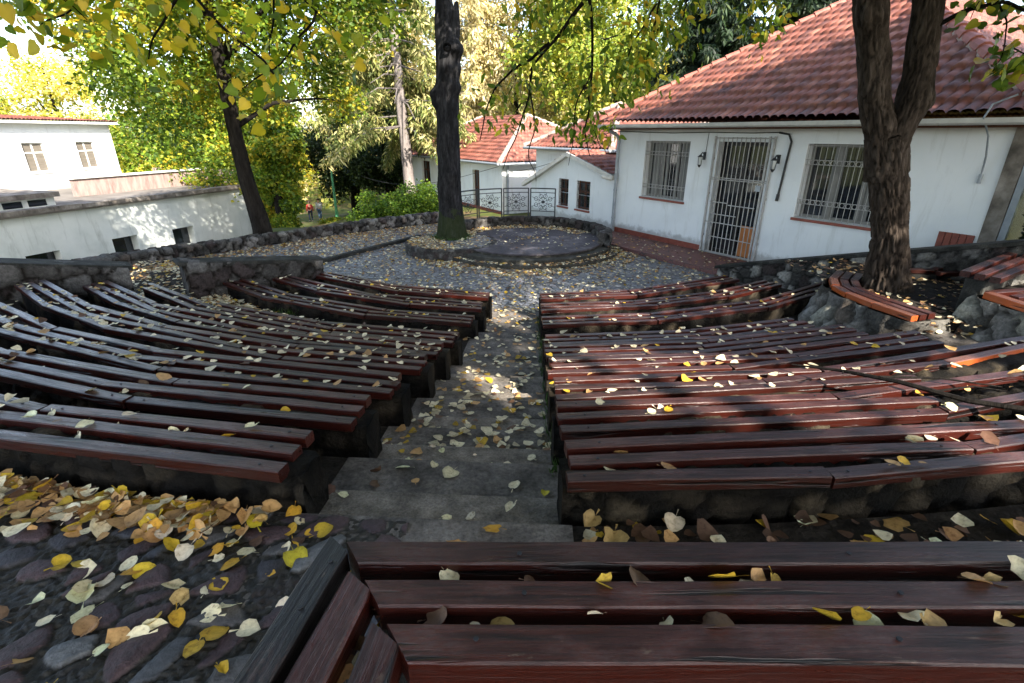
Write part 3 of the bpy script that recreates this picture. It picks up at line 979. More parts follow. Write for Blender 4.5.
def build_house():
    f = HF
    h = empty("white_house", (*HF.pt(4.5, -4, 0)[:2], 0), "white single storey house with red barrel tile roof and barred openings", "house")
    ZE = 3.06
    ops = [(1.06, 2.58, 1.23, 2.69), (3.42, 4.74, .1, 2.70), (5.55, 7.25, 1.23, 2.69)]
    mb = MB()
    facade(mb, f, 0, 8.9, 0, ZE, ops)
    # other walls
    for a, b in (((0, 0), (0, -17)), ((0, -17), (8.9, -17)), ((8.9, -17), (8.9, 0))):
        mb.add([f.pt(*a, 0), f.pt(*b, 0), f.pt(*b, ZE), f.pt(*a, ZE)], [(0, 1, 2, 3)])
    mb.build("wall", M['plaster'], h)
    mb = MB()
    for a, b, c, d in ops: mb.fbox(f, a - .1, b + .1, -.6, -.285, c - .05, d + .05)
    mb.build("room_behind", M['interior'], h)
    # plinth tiles
    mb = MB()
    s = .1
    while s < 3.3:
        mb.fbox(f, s, min(s + .095, 3.38), 0, .022 + .004 * random.random(), .1, .235); s += .1
    mb.build("plinth", M['red_tile'], h)
    # windows
    g = dict(n=14, h=(.02, .18, .24, .76, .82, .98), rings=(.21, .79))
    window(h, f, *ops[0], mull=2, trans=0, o=-.2, fm='shade_frame', curtain=[(.1, .26), (.40, .46), (.74, .92)], sill='red_tile', grille=g)
    window(h, f, *ops[2], mull=2, trans=0, o=-.2, fm='shade_frame', curtain=[(.27, .40), (.64, .77)], sill='red_tile', grille=dict(n=15, h=(.02, .2, .26, .73, .79, .98), rings=(.23, .76)))
    # door behind its grille
    s0, s1, z0, z1 = ops[1]
    mb = MB(); o = -.2
    for a in (s0, (s0 + s1) / 2 - .05, s1 - .1): mb.fbox(f, a, a + .1, o - .05, o, z0, z1)
    for z in (z0, 1.87, z1 - .09): mb.fbox(f, s0 + .1, s1 - .1, o - .048, o - .002, z, z + .09)
    d = mb.build("door", M['wood_dark'], h)
    mb = MB(); mb.fbox(f, s0 + .02, s1 - .02, o - .035, o - .025, z0 + .02, z1 - .02); mb.build("pane", M['glass'], d)
    mb = MB(); mb.fbox(f, 4.22, 4.62, o - .02, o + .006, .12, .84); mb.build("lower_panel", M['orange_board'], d)
    # faint lettering on the fanlight glass
    cu = bpy.data.curves.new("glass_lettering", 'FONT'); cu.body = "VNCE DNEO"; cu.size = .15; cu.align_x = 'CENTER'; cu.extrude = .001
    to = bpy.data.objects.new("glass_lettering", cu); COL.objects.link(to)
    p = Vector(f.pt(4.2, o - .018, 2.12)); to.parent = d; to.location = p - WLOC[d]
    to.rotation_euler = (R(90), 0, math.atan2(f.d[1], f.d[0])); cu.materials.append(M['curtain'])
    bpy.context.view_layer.update()
    tm = bpy.data.meshes.new_from_object(to.evaluated_get(bpy.context.evaluated_depsgraph_get()))
    t2 = bpy.data.objects.new("lettering", tm); COL.objects.link(t2); t2.parent = d; t2.location = to.location.copy(); t2.rotation_euler = to.rotation_euler
    bpy.data.objects.remove(to)
    mb = MB(); S0, S1, og = 3.33, 4.84, .035
    for i in range(14):
        s = S0 + (S1 - S0) * i / 13
        mb.tube([f.pt(s, og, .13), f.pt(s, og, 2.80)], .0105, 5)
    for z, a, b in ((2.78, S0, S1), (1.90, S0 - .02, S1), (1.86, S0, S1), (.14, S0, S1), (1.30, 3.95, S1 - .2), (1.34, S0 + .1, 3.9), (.86, S0 + .05, S1 - .15), (.52, S0 + .2, S1 - .1), (1.06, 3.5, 4.2)):
        mb.tube([f.pt(a, og + .014, z), f.pt(b, og + .014, z)], .012, 5)
    for s in (S0, S1, S1 - .12): mb.fbox(f, s - .018, s + .018, og - .02, og + .02, .1, 2.82)
    for z in (.5, 1.5, 2.3):
        for s in (S0, S1): mb.fbox(f, s - .03, s + .03, 0, og, z, z + .05)
    mb.build("security_gate", M['white_metal'], h)
    mb = MB(); mb.fbox(f, 4.60, 4.72, og - .01, og + .05, 1.68, 1.80); mb.build("lock_box", M['grey_metal'], h)
    # wall lamps
    for s in (3.06, 4.98):
        mb = MB(); z = 2.3
        mb.fbox(f, s - .03, s + .03, 0, .03, z - .02, z + .16)
        mb.tube([f.pt(s, .02, z + .10), f.pt(s, .10, z + .15), f.pt(s, .16, z + .09)], .014, 6)
        mb.tube([f.pt(s, .16, z + .1), f.pt(s, .16, z + .05)], [.02, .075], 8)
        mb.tube([f.pt(s, .16, z - .13), f.pt(s, .16, z - .19)], [.05, .015], 8)
        for k in range(4):
            a = k * math.pi / 2
            mb.tube([f.pt(s + .066 * math.cos(a), .16 + .066 * math.sin(a), z + .05), f.pt(s + .046 * math.cos(a), .16 + .046 * math.sin(a), z - .13)], .006, 4)
        l_ = mb.build("wall_lamp", M['black_metal'], h)
        mb = MB(); mb.tube([f.pt(s, .16, z + .045), f.pt(s, .16, z - .125)], [.056, .038], 8); mb.build("lamp_glass", M['lamp_glass'], l_)
    # cables
    mb = MB()
    mb.tube([f.pt(s, .015, z) for s, z in ((.05, 2.93), (1, 2.90), (2, 2.885), (3.05, 2.90), (4.2, 2.885), (4.95, 2.90))], .010, 5)
    mb.tube([f.pt(s, .03, z) for s, z in ((4.9, 2.895), (5.12, 2.86), (5.2, 2.72), (5.17, 2.3), (5.15, 1.9), (5.13, 1.62), (5.12, 1.52))], .022, 6)
    mb.tube([f.pt(3.1, .014, 2.9), f.pt(3.08, .014, 2.44)], .007, 4)
    mb.tube([f.pt(5.13, .03, 1.66), f.pt(5.125, .035, 1.52)], .034, 6)
    mb.build("cable", M['rubber'], h)
    mb = MB()
    mb.tube([f.pt(s, o_, z) for s, o_, z in ((8.72, .52, 3.4), (8.5, .62, 3.28), (8.46, .66, 3.1), (8.50, .4, 2.85), (8.47, .12, 2.55), (8.46, .03, 2.3), (8.46, .03, 2.2))], .014, 6)
    mb.tube([f.pt(8.46, .03, 2.28), f.pt(8.46, .03, 2.14)], .03, 6)
    mb.build("cable", M['grey_metal'], h)
    # downspout on the far corner with its bend
    mb = MB()
    mb.tube([f.pt(s, o_, z) for s, o_, z in ((-.2, .5, 3.08), (-.12, .4, 3.0), (.05, .14, 2.82), (.08, .09, 2.7), (.08, .09, 1.2), (.08, .09, .3), (.08, .1, .12), (.1, .2, .05))], .05, 10)
    for z in (2.4, 1.3, .5): mb.tube([f.pt(.08, .09, z), f.pt(.08, .09, z + .04)], .058, 10)
    mb.build("downspout", M['grey_metal'], h)
    # right hand corner boards
    mb = MB()
    mb.fbox(f, 8.70, 8.92, 0, .05, .9, 3.0); mb.build("corner_board", M["wet_cap"], h)
    fe_ = Frame(f.pt(8.9, 0, 0)[:2], -f.n)
    mb = MB(); mb.fbox(fe_, .14, 3.2, .002, .05, .6, 2.95); sd = mb.build("dark_end_panel", M['wood_dark'], h)  # dark panel added over the sunlit end wall to keep it dark
    mb = MB(); mb.fbox(fe_, .06, .14, .002, .07, .6, 3.0); mb.build("edge_strip", M['grey_metal'], sd)
    mb = MB(); mb.fbox(f, 8.93, 9.02, -.05, .04, .9, 3.0); mb.build("downspout", M['grey_metal'], h)
    mb = MB()
    for i in range(5): mb.fbox(f, 8.15 + i * .1, 8.24 + i * .1, 0, .03, 1.0, 1.33)
    mb.build("plinth", M['red_tile'], h)
    # soffit, gutter
    mb = MB(); mb.fbox(f, -.35, 9.2, 0.005, .5, 3.03, 3.07); mb.fbox(f, -.35, 9.2, .42, .5, 2.965, 3.03); mb.build("soffit", M['soffit'], h)
    mb = MB()
    P_ = [(.50, 3.09), (.505, 3.03), (.545, 3.0), (.60, 3.0), (.645, 3.03), (.655, 3.10), (.645, 3.10), (.63, 3.04), (.545, 3.02), (.515, 3.05)]
    for a, b in [(-.45, .9), (.905, 2.3), (2.305, 3.7), (3.705, 5.1), (5.105, 6.5), (6.505, 7.9), (7.905, 9.3)]:
        n_ = len(P_)
        V = [f.pt(a, o_, z) for o_, z in P_] + [f.pt(b, o_, z) for o_, z in P_]
        mb.add(V, [(i, (i + 1) % n_, n_ + (i + 1) % n_, n_ + i) for i in range(n_)])
    mb.build("gutter", M['gutter'], h)
    # roof: four tiled slopes
    T = math.tan(R(31)); s0, s1, oe, ze = -.38, 9.22, .60, 3.12
    run = 5.33
    parts = [tile_plane(f, s0, s1, oe, ze, run, T, .84, .96, seed=3)]
    f2 = Frame(f.pt(s1, oe, 0)[:2], -f.n)      # right end slope
    W2 = 18.6
    parts.append(tile_plane(f2, 0, W2, 0, ze, .96 * run, T / .96, 1 / .96, 1 / .96, seed=5, sub=4))
    f3 = Frame(f.pt(s0, oe - W2, 0)[:2], f.n)
    parts.append(tile_plane(f3, 0, W2, 0, ze, .84 * run, T / .84, 1 / .84, 1 / .84, seed=6, sub=4))
    f4 = Frame(f.pt(s1, oe - W2, 0)[:2], -f.d)
    parts.append(tile_plane(f4, 0, s1 - s0, 0, ze, run, T, .96, .84, seed=8, sub=4))
    V, F, C = join(parts)
    r_ = obj_np("roof", V, F, M['tile'], h, cols=C)
    mb = MB()
    apex0 = f.pt(s0 + .84 * run, oe - run, ze + run * T + .03); apex1 = f.pt(s1 - .96 * run, oe - run, ze + run * T + .03)
    hip_line(mb, f.pt(s0, oe, ze + .03), apex0, .085)
    mb.build("hip_tiles", M['tile_plain'], r_)
    mb = MB(); hip_line(mb, f.pt(s1, oe, ze + .03), apex1, .12); mb.build("hip_tiles", M['tile_plain'], r_)
    mb = MB()
    q0, q1 = np.array(f.pt(s1, oe, ze + .0)), np.array(apex1)
    mb.tube([q0, q1 - (0, 0, .03)], .13, 8); mb.build("hip_mortar", M['ridge_mortar'], r_)
    mb = MB(); mb.fbox(f, s0 + .1, s1 - .1, -17.3, .45, 3.075, 3.1); mb.build("ceiling_board", M['soffit'], h)
    # the end wall beyond the corner carries the added dark panel
    return h


build_house()


def build_annex():
    f = HF
    h = empty("gabled_annex", (*HF.pt(-2.4, -2, 0)[:2], 0), "small white gabled annex with two narrow grilled windows beside the downspout", "annex")
    ops = [(-2.85, -2.30, .55, 1.45), (-1.86, -1.17, .55, 1.45)]
    mb = MB(); o = -.02
    facade(mb, f, -4.55, -.02, -.6, 1.0, [(a, b, c, 1.0) for a, b, c, d in ops], .2)
    # the gable above, cut round the windows' upper halves
    top = lambda s: 1.05 + (s + 4.9) * (1.13 / 2.6) if s < -2.3 else 2.18 - (s + 2.3) * .26
    cuts = [-4.55, -2.85, -2.30, -1.86, -1.17, -.02]
    for a, b in zip(cuts[:-1], cuts[1:]):
        z0 = 1.45 if (a, b) in ((-2.85, -2.30), (-1.86, -1.17)) else 1.0
        mb.add([f.pt(a, 0, z0), f.pt(b, 0, z0), f.pt(b, 0, top(b)), f.pt(a, 0, top(a))], [(0, 1, 2, 3)])
    for a, b, c, d in ops:
        for s in (a, b): mb.add([f.pt(s, 0, 1), f.pt(s, 0, 1.45), f.pt(s, -.2, 1.45), f.pt(s, -.2, 1)], [(0, 1, 2, 3)])
        mb.add([f.pt(a, 0, 1.45), f.pt(b, 0, 1.45), f.pt(b, -.2, 1.45), f.pt(a, -.2, 1.45)], [(0, 1, 2, 3)])
    mb.add([f.pt(-4.55, 0, -.6), f.pt(-4.55, -4, -.6), f.pt(-4.55, -4, 1.2), f.pt(-4.55, 0, 1.2)], [(0, 1, 2, 3)])
    mb.build("wall", M['plaster'], h)
    mb = MB()
    for a, b, c, d in ops: mb.fbox(f, a - .05, b + .05, -.4, -.205, c, d + .02)
    mb.build("room_behind", M['interior'], h)
    for q in ops: window(h, f, *q, o=-.1, mull=1, trans=.62, fm='soffit', sill='red_tile', grille=dict(n=5, h=(.1, .5, .9), rings=(.3, .7), black=True))
    # roof slabs with pale barge boards
    pts = [(-4.98, 1.02), (-2.3, 2.18), (-.02, 1.59)]
    mb, mt = MB(), MB()
    for (a, za), (b, zb) in zip(pts[:-1], pts[1:]):
        mb.hexa([f.pt(a, .0, za), f.pt(b, 0, zb), f.pt(b, .16, zb), f.pt(a, .16, za), f.pt(a, 0, za + .13), f.pt(b, 0, zb + .13), f.pt(b, .16, zb + .13), f.pt(a, .16, za + .13)])
    mb.build("barge_board", M['gutter'], h)
    V = []
    parts = []
    for i, ((a, za), (b, zb)) in enumerate(zip(pts[:-1], pts[1:])):
        if i == 0: fr = Frame(f.pt(a, .14, 0)[:2], -f.n); fr2 = Frame(f.pt(a, -4.2, 0)[:2], f.n); P_ = tile_plane(fr2, 0, 4.3, 0, za + .12, (b - a), (zb - za) / (b - a), 0, 0, sub=4, seed=9)
        else: fr2 = Frame(f.pt(b, .1, 0)[:2], -f.n); P_ = tile_plane(fr2, 0, 4.3, 0, zb + .12, (b - a), (za - zb) / (b - a), 0, 0, sub=4, seed=10)
        parts.append(P_)
    V, F, C = join(parts)
    obj_np("roof", V, F, M['tile'], h, cols=C)
    mb = MB(); mb.tube([f.pt(-.1, .12, 1.62), f.pt(-.35, .25, 1.68)], .06, 8); mb.build("gutter_end", M['gutter'], h)


build_annex()


def hip_house(name, label, P, ang, L, D, z0, ze, pitch, over=.35, ops=(), sub=4, extra=None, seed=1, plinth=True):
    d = (math.sin(R(ang)), -math.cos(R(ang)))
    f = Frame(P, d)
    c = f.pt(L / 2, -D / 2, z0)
    h = empty(name, c, label, "house")
    mb = MB()
    facade(mb, f, 0, L, z0, ze, list(ops), .2)
    for a, b in (((0, 0), (0, -D)), ((0, -D), (L, -D)), ((L, -D), (L, 0))):
        mb.add([f.pt(*a, z0), f.pt(*b, z0), f.pt(*b, ze), f.pt(*a, ze)], [(0, 1, 2, 3)])
    mb.build("wall", M['plaster'], h)
    if ops:
        mb = MB()
        for a, b, c_, d_ in ops: mb.fbox(f, a - .05, b + .05, -.5, -.205, c_, d_)
        mb.build("room_behind", M['interior'], h)
        for q in ops: window(h, f, *q, o=-.12, mull=1, trans=.6, fm='soffit')
    T = math.tan(R(pitch)); W = D + 2 * over; LL = L + 2 * over; run = min(W, LL) / 2
    Pm = np.array(f.P)
    parts = []
    corners = [f.pt(-over, over, 0)[:2], f.pt(L + over, over, 0)[:2], f.pt(L + over, -D - over, 0)[:2], f.pt(-over, -D - over, 0)[:2]]
    dirs = [f.d, -f.n, -f.d, f.n]; lens = [LL, W, LL, W]
    zr = ze + .04 - over * T * .3
    for i in range(4):
        fr = Frame(corners[i], dirs[i])
        parts.append(tile_plane(fr, 0, lens[i], 0, zr, run, T, 1, 1, sub=sub, seed=seed + i))
    V, F, C = join(parts)
    r_ = obj_np("roof", V, F, M['tile'], h, cols=C)
    for i in range(4):
        mb = MB()
        a = np.array((*corners[i], zr + .04)); dn = np.array(dirs[i]); fn = np.array((dn[1], -dn[0]))
        b = np.array((*(np.array(corners[i]) + dn * run - fn * run), zr + run * T + .04))
        hip_line(mb, a, b, .1)
        mb.build("hip_tiles", M['ridge_mortar'], r_)
    mb = MB(); mb.fbox(f, -over + .06, L + over - .06, -D - over + .06, over - .06, zr - .05, zr - .0); mb.build("soffit", M['soffit'], h)
    mb = MB()
    mb.tube([f.pt(-over, over + .05, zr - .01), f.pt(L + over, over + .05, zr - .01)], .055, 8); mb.build("gutter", M['grey_metal'], h); mb = MB(); mb.tube([f.pt(L + over + .05, over, zr - .01), f.pt(L + over + .05, -D - over, zr - .01)], .055, 8)
    mb.build("gutter", M['grey_metal'], h)
    if plinth:
        mb = MB(); mb.fbox(f, -.01, L + .015, .0, .02, z0, z0 + .45); mb.build("plinth", M['red_tile'], h)
    return h, f


# left house: its corner towards us is the end (s = L) of its left-facing wall
dL = np.array((math.sin(R(31.5)), -math.cos(R(31.5))))
L1 = 12.5
P1 = np.array((-.45, 24.0)) - dL * L1
h1, f1 = hip_house("red_roofed_house", "white house with red hip roof behind the dark trunk, farthest of the white houses", P1, 31.5, L1, 7.5, -.95, 1.62, 27,
                   ops=[(3.0, 4.2, .1, 1.35), (6.2, 7.4, -.5, 1.35), (9.6, 10.3, -.9, 1.2)], seed=20)
# end wall details of that house, facing right towards us: small dark window, pipes
fe = Frame(f1.pt(L1, 0, 0)[:2], -f1.n)
mb = MB(); mb.fbox(fe, 1.85, 2.35, .002, .03, -.15, .75); o = mb.build("window", M['soffit'], h1)
mb = MB(); mb.fbox(fe, 1.9, 2.3, .028, .036, -.1, .7); mb.build("pane", M['glass'], o)
for s in (.25, 2.75):
    mb = MB(); mb.tube([fe.pt(s, .08, -.9), fe.pt(s, .08, 1.55)], .06, 8); mb.build("downspout", M['grey_metal'], h1)
# middle wing behind the annex
h2, f2_ = hip_house("middle_wing", "plain white wing with red roof rising behind the small gabled annex", np.array((1.0, 22.2)), 31.5, 4.6, 7.0, -.5, 2.35, 30, sub=4, seed=33, plinth=False)


def build_left_building():
    th = R(18.0)
    # wall faces right/towards us: frame direction reversed so that normal points to +x
    f = Frame((-16.6, 21.0), (-math.sin(th), -math.cos(th)))     # s runs towards the camera; normal = (d.y,-d.x) = (-cos, sin)
    f.n = -f.n
    fl = f
    ops = [(2.0, 3.14, -2.0, -1.24), (-1.05, 0.02, -2.0, -1.2), (-3.85, -2.74, -2.12, -1.26), (5.2, 6.3, -2.0, -1.24)]
    h = empty("flat_roofed_building", (*fl.pt(0, -4, 0)[:2], -3.2), "low pale flat roofed building with a row of small square windows on the left", "building")
    mb = MB()
    facade(mb, fl, -9.0, 12, -4.2, .12, ops, .45)
    for a, b in (((-9.0, 0), (-9.0, -9)), ((-9.0, -9), (12, -9)), ((12, -9), (12, 0))):
        mb.add([fl.pt(*a, -4.2), fl.pt(*b, -4.2), fl.pt(*b, .12), fl.pt(*a, .12)], [(0, 1, 2, 3)])
    mb.build("wall", M['plaster_old'], h)
    mb = MB()
    for a, b, c, d in ops: mb.fbox(fl, a - .05, b + .05, -.9, -.455, c - .02, d + .02)
    mb.build("room_behind", M['interior'], h)
    for q in ops:
        mb = MB(); a, b, c, d = q
        mb.fbox(fl, a, b, -.43, -.40, c, c + .05); mb.fbox(fl, a, b, -.43, -.40, d - .05, d); mb.fbox(fl, a, a + .05, -.43, -.401, c + .05, d - .05); mb.fbox(fl, b - .05, b, -.43, -.401, c + .05, d - .05)
        w_ = mb.build("window", M['black_metal'], h)
        mb = MB(); mb.fbox(fl, a + .02, b - .02, -.425, -.415, c + .02, d - .02); mb.build("pane", M['glass'], w_)
    mb = MB(); mb.fbox(fl, -9.15, 12.1, -9.1, .16, .12, .26); r_ = mb.build("roof", M['flatroof'], h)
    mb = MB()
    s = -9.15
    while s < 12:
        mb.fbox(fl, s, s + .98, -.22, .19 + .03 * random.random(), .19, .335 + .03 * random.random()); s += 1.0
    mb.build("cornice", M['wet_cap'], r_)
    # raised roof light strip near the camera, with a thick dark lid
    mb = MB(); mb.fbox(fl, 1.2, 11.5, -4.2, -.7, .26, .62); k = mb.build("rooflight", M['plaster_old'], h)
    mb = MB(); mb.fbox(fl, 1.05, 11.6, -4.35, -.55, .62, .80); mb.build("lid", M['wet_cap'], k)
    mb = MB()
    for i in range(12): mb.fbox(fl, 1.5 + i * .8, 2.1 + i * .8, -.70, -.685, .34, .56)
    mb.build("pane", M['glass'], k)
    # pink parapet at the far end
    mb = MB(); mb.fbox(fl, -8.2, -8.0, -7.0, .0, .26, 1.0); mb.fbox(fl, -8.0, -1.2, -3.4, -3.2, .26, 1.0); k = mb.build("parapet", M['pink_wall'], h)
    mb = MB(); mb.fbox(fl, -8.28, -1.12, -3.5, -3.1, 1.003, 1.07); mb.build("coping", M['plaster_old'], k)
    # upper building standing behind
    u = empty("upper_building", (-26, 30, -3), "bright white building with paired tall windows rising behind the flat roof", "building")
    fu = Frame((-22.5, 33.0), (-.07, -.9976)); fu.n = -fu.n
    zb, zt = -3.0, 3.3
    ops = [(3.5, 4.65, 1.1, 2.45), (6.45, 7.6, 1.1, 2.45), (9.3, 10.45, 1.1, 2.45), (12.2, 13.3, 1.1, 2.45)]
    mb = MB(); facade(mb, fu, 2.2, 16, zb, zt, ops, .2)
    for a, b in (((2.2, 0), (2.2, -9)), ((2.2, -9), (16, -9)), ((16, -9), (16, 0))):
        mb.add([fu.pt(*a, zb), fu.pt(*b, zb), fu.pt(*b, zt), fu.pt(*a, zt)], [(0, 1, 2, 3)])
    mb.build("wall", M['plaster'], u)
    mb = MB()
    for a, b, c, d in ops: mb.fbox(fu, a - .05, b + .05, -.5, -.205, c, d)
    mb.build("room_behind", M['interior'], u)
    for q in ops: window(u, fu, *q, o=-.1, mull=1, trans=.66, curtain=[(.06, .46), (.54, .94)], sill='plaster', cmat='blind')
    mb = MB(); mb.fbox(fu, 1.9, 16.3, -9.3, .35, zt, zt + .12)
    rf = mb.build("roof", M['plaster_old'], u)
    ff = Frame(fu.pt(16.4, .4, 0)[:2], -fu.d)
    V, F, C = tile_plane(ff, 0, 14.5, 0, zt + .10, 4.6, .06, .3, .3, sub=4, seed=40)
    obj_np("roof_tiles", V, F, M['tile'], rf, cols=C)


build_left_building()


# ------------------------------------------------------------------ benches
SLAT_N = 0


def slat_mesh(name, L, w, h, mat, seed, mitre0=0.0, mitre1=0.0):
    """plank along local x, centred, slightly wavy with worn rounded edges"""
    rr = np.random.default_rng(seed)
    c = .005
    prof = [(-w / 2, -h + c), (-w / 2, -c), (-w / 2 + c, 0), (w / 2 - c, 0), (w / 2, -c), (w / 2, -h + c), (w / 2 - c, -h), (-w / 2 + c, -h)]
    n = max(5, int(L / .16))
    xs = np.linspace(-L / 2, L / 2, n)
    wy = np.cumsum(rr.normal(0, .0012, n)); wy -= np.linspace(wy[0], wy[-1], n)
    wz = np.cumsum(rr.normal(0, .0008, n)); wz -= np.linspace(wz[0], wz[-1], n)
    V = np.zeros((n, 8, 3))
    for j, (y, z) in enumerate(prof):
        x = xs.copy()
        x[0] += mitre0 * y; x[-1] += mitre1 * y
        V[:, j, 0] = x; V[:, j, 1] = y + wy + rr.normal(0, .0006, n); V[:, j, 2] = z + wz
    F = []
    for i in range(n - 1):
        for j in range(8):
            F.append((i * 8 + j, (i + 1) * 8 + j, (i + 1) * 8 + (j + 1) % 8, i * 8 + (j + 1) % 8))
    F.append(tuple(range(8))); F.append(tuple(range((n - 1) * 8, n * 8))[::-1])
    me = bpy.data.meshes.new(name)
    me.from_pydata([tuple(p) for p in V.reshape(-1, 3)], [], F)
    bm = bmesh.new(); bm.from_mesh(me); bmesh.ops.recalc_face_normals(bm, faces=bm.faces); bm.to_mesh(me); bm.free()
    me.materials.append(mat)
    return me


def plank(par, p, q, z, w=.1, h=.065, mat=None, zq=None, mitre0=0, mitre1=0):
    global SLAT_N
    SLAT_N += 1
    p, q = np.array(p), np.array(q)
    L = np.linalg.norm(q - p)
    me = slat_mesh("slat", L, w, h, mat or M['wood'], SLAT_N, mitre0, mitre1)
    m_ = (p + q) / 2
    zq = z if zq is None else zq
    jx = random.uniform(-.008, .008)
    return link("slat", me, par, (m_[0], m_[1], (z + zq) / 2), (jx, -math.atan2(zq - z, L), math.atan2(q[1] - p[1], q[0] - p[0])))


def edge_ang(r, left):
    x = -.6 if left else .35
    for _ in range(8):
        y = CY - math.sqrt(max(.01, r * r - (x - CX) ** 2))
        x = XL(y) if left else XR(y)
    return math.degrees(math.atan2(x - CX, CY - y))


BENCH_LABEL = {
    (2, 'L'): "topmost bench left of the aisle, three planks above a drift of orange leaves",
    (2, 'R'): "topmost bench right of the aisle, just beyond the front bench's leaf strip",
    (3, 'L'): "second bench down from the top on the left of the aisle",
    (3, 'R'): "second bench down on the right of the aisle, with gaps where planks broke off",
    (4, 'L'): "third bench down from the top on the left of the aisle",
    (4, 'R'): "third bench down on the right, its planks catching a patch of sun",
    (5, 'L'): "fourth bench down from the top on the left of the aisle",
    (5, 'R'): "fourth bench down on the right, ending below the tree planter",
    (6, 'L'): "fifth bench down on the left, second above the leafy cross walkway",
    (6, 'R'): "fifth bench down on the right, second above the cross walkway",
    (7, 'L'): "left bench bordering the leafy walkway, with some planks missing",
    (7, 'R'): "right bench bordering the cross walkway, beside the planter's rock face",
    (8, 'L'): "third bench up from the yard on the left of the aisle",
    (8, 'R'): "third bench up from the yard on the right of the aisle",
    (9, 'L'): "second bench up from the yard on the left of the aisle",
    (9, 'R'): "second bench up from the yard on the right of the aisle",
    (10, 'L'): "lowest bench left of the aisle, nearest the round stage",
    (10, 'R'): "lowest bench right of the aisle, nearest the red path"}
ENDS = {(2, 'L'): -24, (3, 'L'): -31, (4, 'L'): -37, (5, 'L'): -41.6, (6, 'L'): -41.8, (7, 'L'): -41.5, (8, 'L'): -42, (9, 'L'): -40.8, (10, 'L'): -39.6,
        (2, 'R'): 17, (3, 'R'): 19, (4, 'R'): 23, (5, 'R'): 21, (6, 'R'): 20.4, (7, 'R'): 21, (8, 'R'): 40, (9, 'R'): 36.3, (10, 'R'): 35.4}
SKIP = {(7, 'L', 0, 2), (7, 'L', 2, 3), (3, 'R', 1, 1), (4, 'R', 2, 1), (8, 'R', 2, 9), (8, 'L', 2, 3), (7, 'L', 1, 3)}


def bench(k, side):
    Rk, z = ROWS[k]
    left = side == 'L'
    e = ENDS[(k, side)]
    a0 = edge_ang(Rk, left)
    mid = pol(Rk, (a0 + e) / 2)
    zf = z - .42
    t = empty("curved_bench", (mid[0], mid[1], zf), BENCH_LABEL[(k, side)], "bench", "curved benches of the open air theatre")
    # stone support
    aa = a0 + (.36 if left else -.12); bb = e - (.2 * (1 if not left else -1))
    n = 26
    A = np.linspace(aa, bb, n)
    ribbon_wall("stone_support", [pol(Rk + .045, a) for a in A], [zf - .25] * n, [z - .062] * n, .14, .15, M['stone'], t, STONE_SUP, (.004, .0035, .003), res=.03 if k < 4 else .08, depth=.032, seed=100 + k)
    for j, dr in enumerate((-.125, 0, .125)):
        r = Rk + dr
        st = edge_ang(r, left) + random.uniform(-.12, .12) * (1 if k > 3 else .4)
        total = abs(e - st) * math.pi / 180 * r
        ln = random.uniform(1.5, 2.0)
        npl = max(1, round(total / ln))
        cuts = [0] + sorted(np.clip((i + random.uniform(-.22, .22)) / npl, .1, .95) for i in range(1, npl)) + [1]
        if random.random() < .5 and npl > 1: cuts[-1] = 1 + random.uniform(-.03, .02)
        for i, (u, v) in enumerate(zip(cuts[:-1], cuts[1:])):
            if (k, side, j, i) in SKIP: continue
            p = np.array(pol(r, st + (e - st) * u)); q = np.array(pol(r, st + (e - st) * v))
            g = (q - p) / np.linalg.norm(q - p) * .004
            # bow the straight plank outwards a little so that chords average the arc
            cen = np.array((CX, CY)); m_ = (p + q) / 2
            sag = r - np.linalg.norm(m_ - cen)
            w_ = (m_ - cen) / np.linalg.norm(m_ - cen) * sag * .5
            mt = M['wood']
            if k == 4 and side == 'R' and j == 1 and i == 2: mt = M['wood_orange']  # this plank takes the sunlit orange colour
            po = plank(t, p + g + w_, q - g + w_, z + random.uniform(-.006, .004), mat=mt, w=.071 + random.uniform(-.003, .003), h=.058)
            if k < 4:
                bpy.context.view_layer.update() if False else None
                for e_ in (.07, .93):
                    c_ = p + (q - p) * e_ + w_
                    mb = MB(); mb.tube([(c_[0], c_[1], po.location[2] + zf - .01), (c_[0], c_[1], po.location[2] + zf + .004)], .006, 8)
                    bo = mb.build("bolt", M['black_metal'], t)
    return t


for k in _ks:
    for sd in 'LR': bench(k, sd)


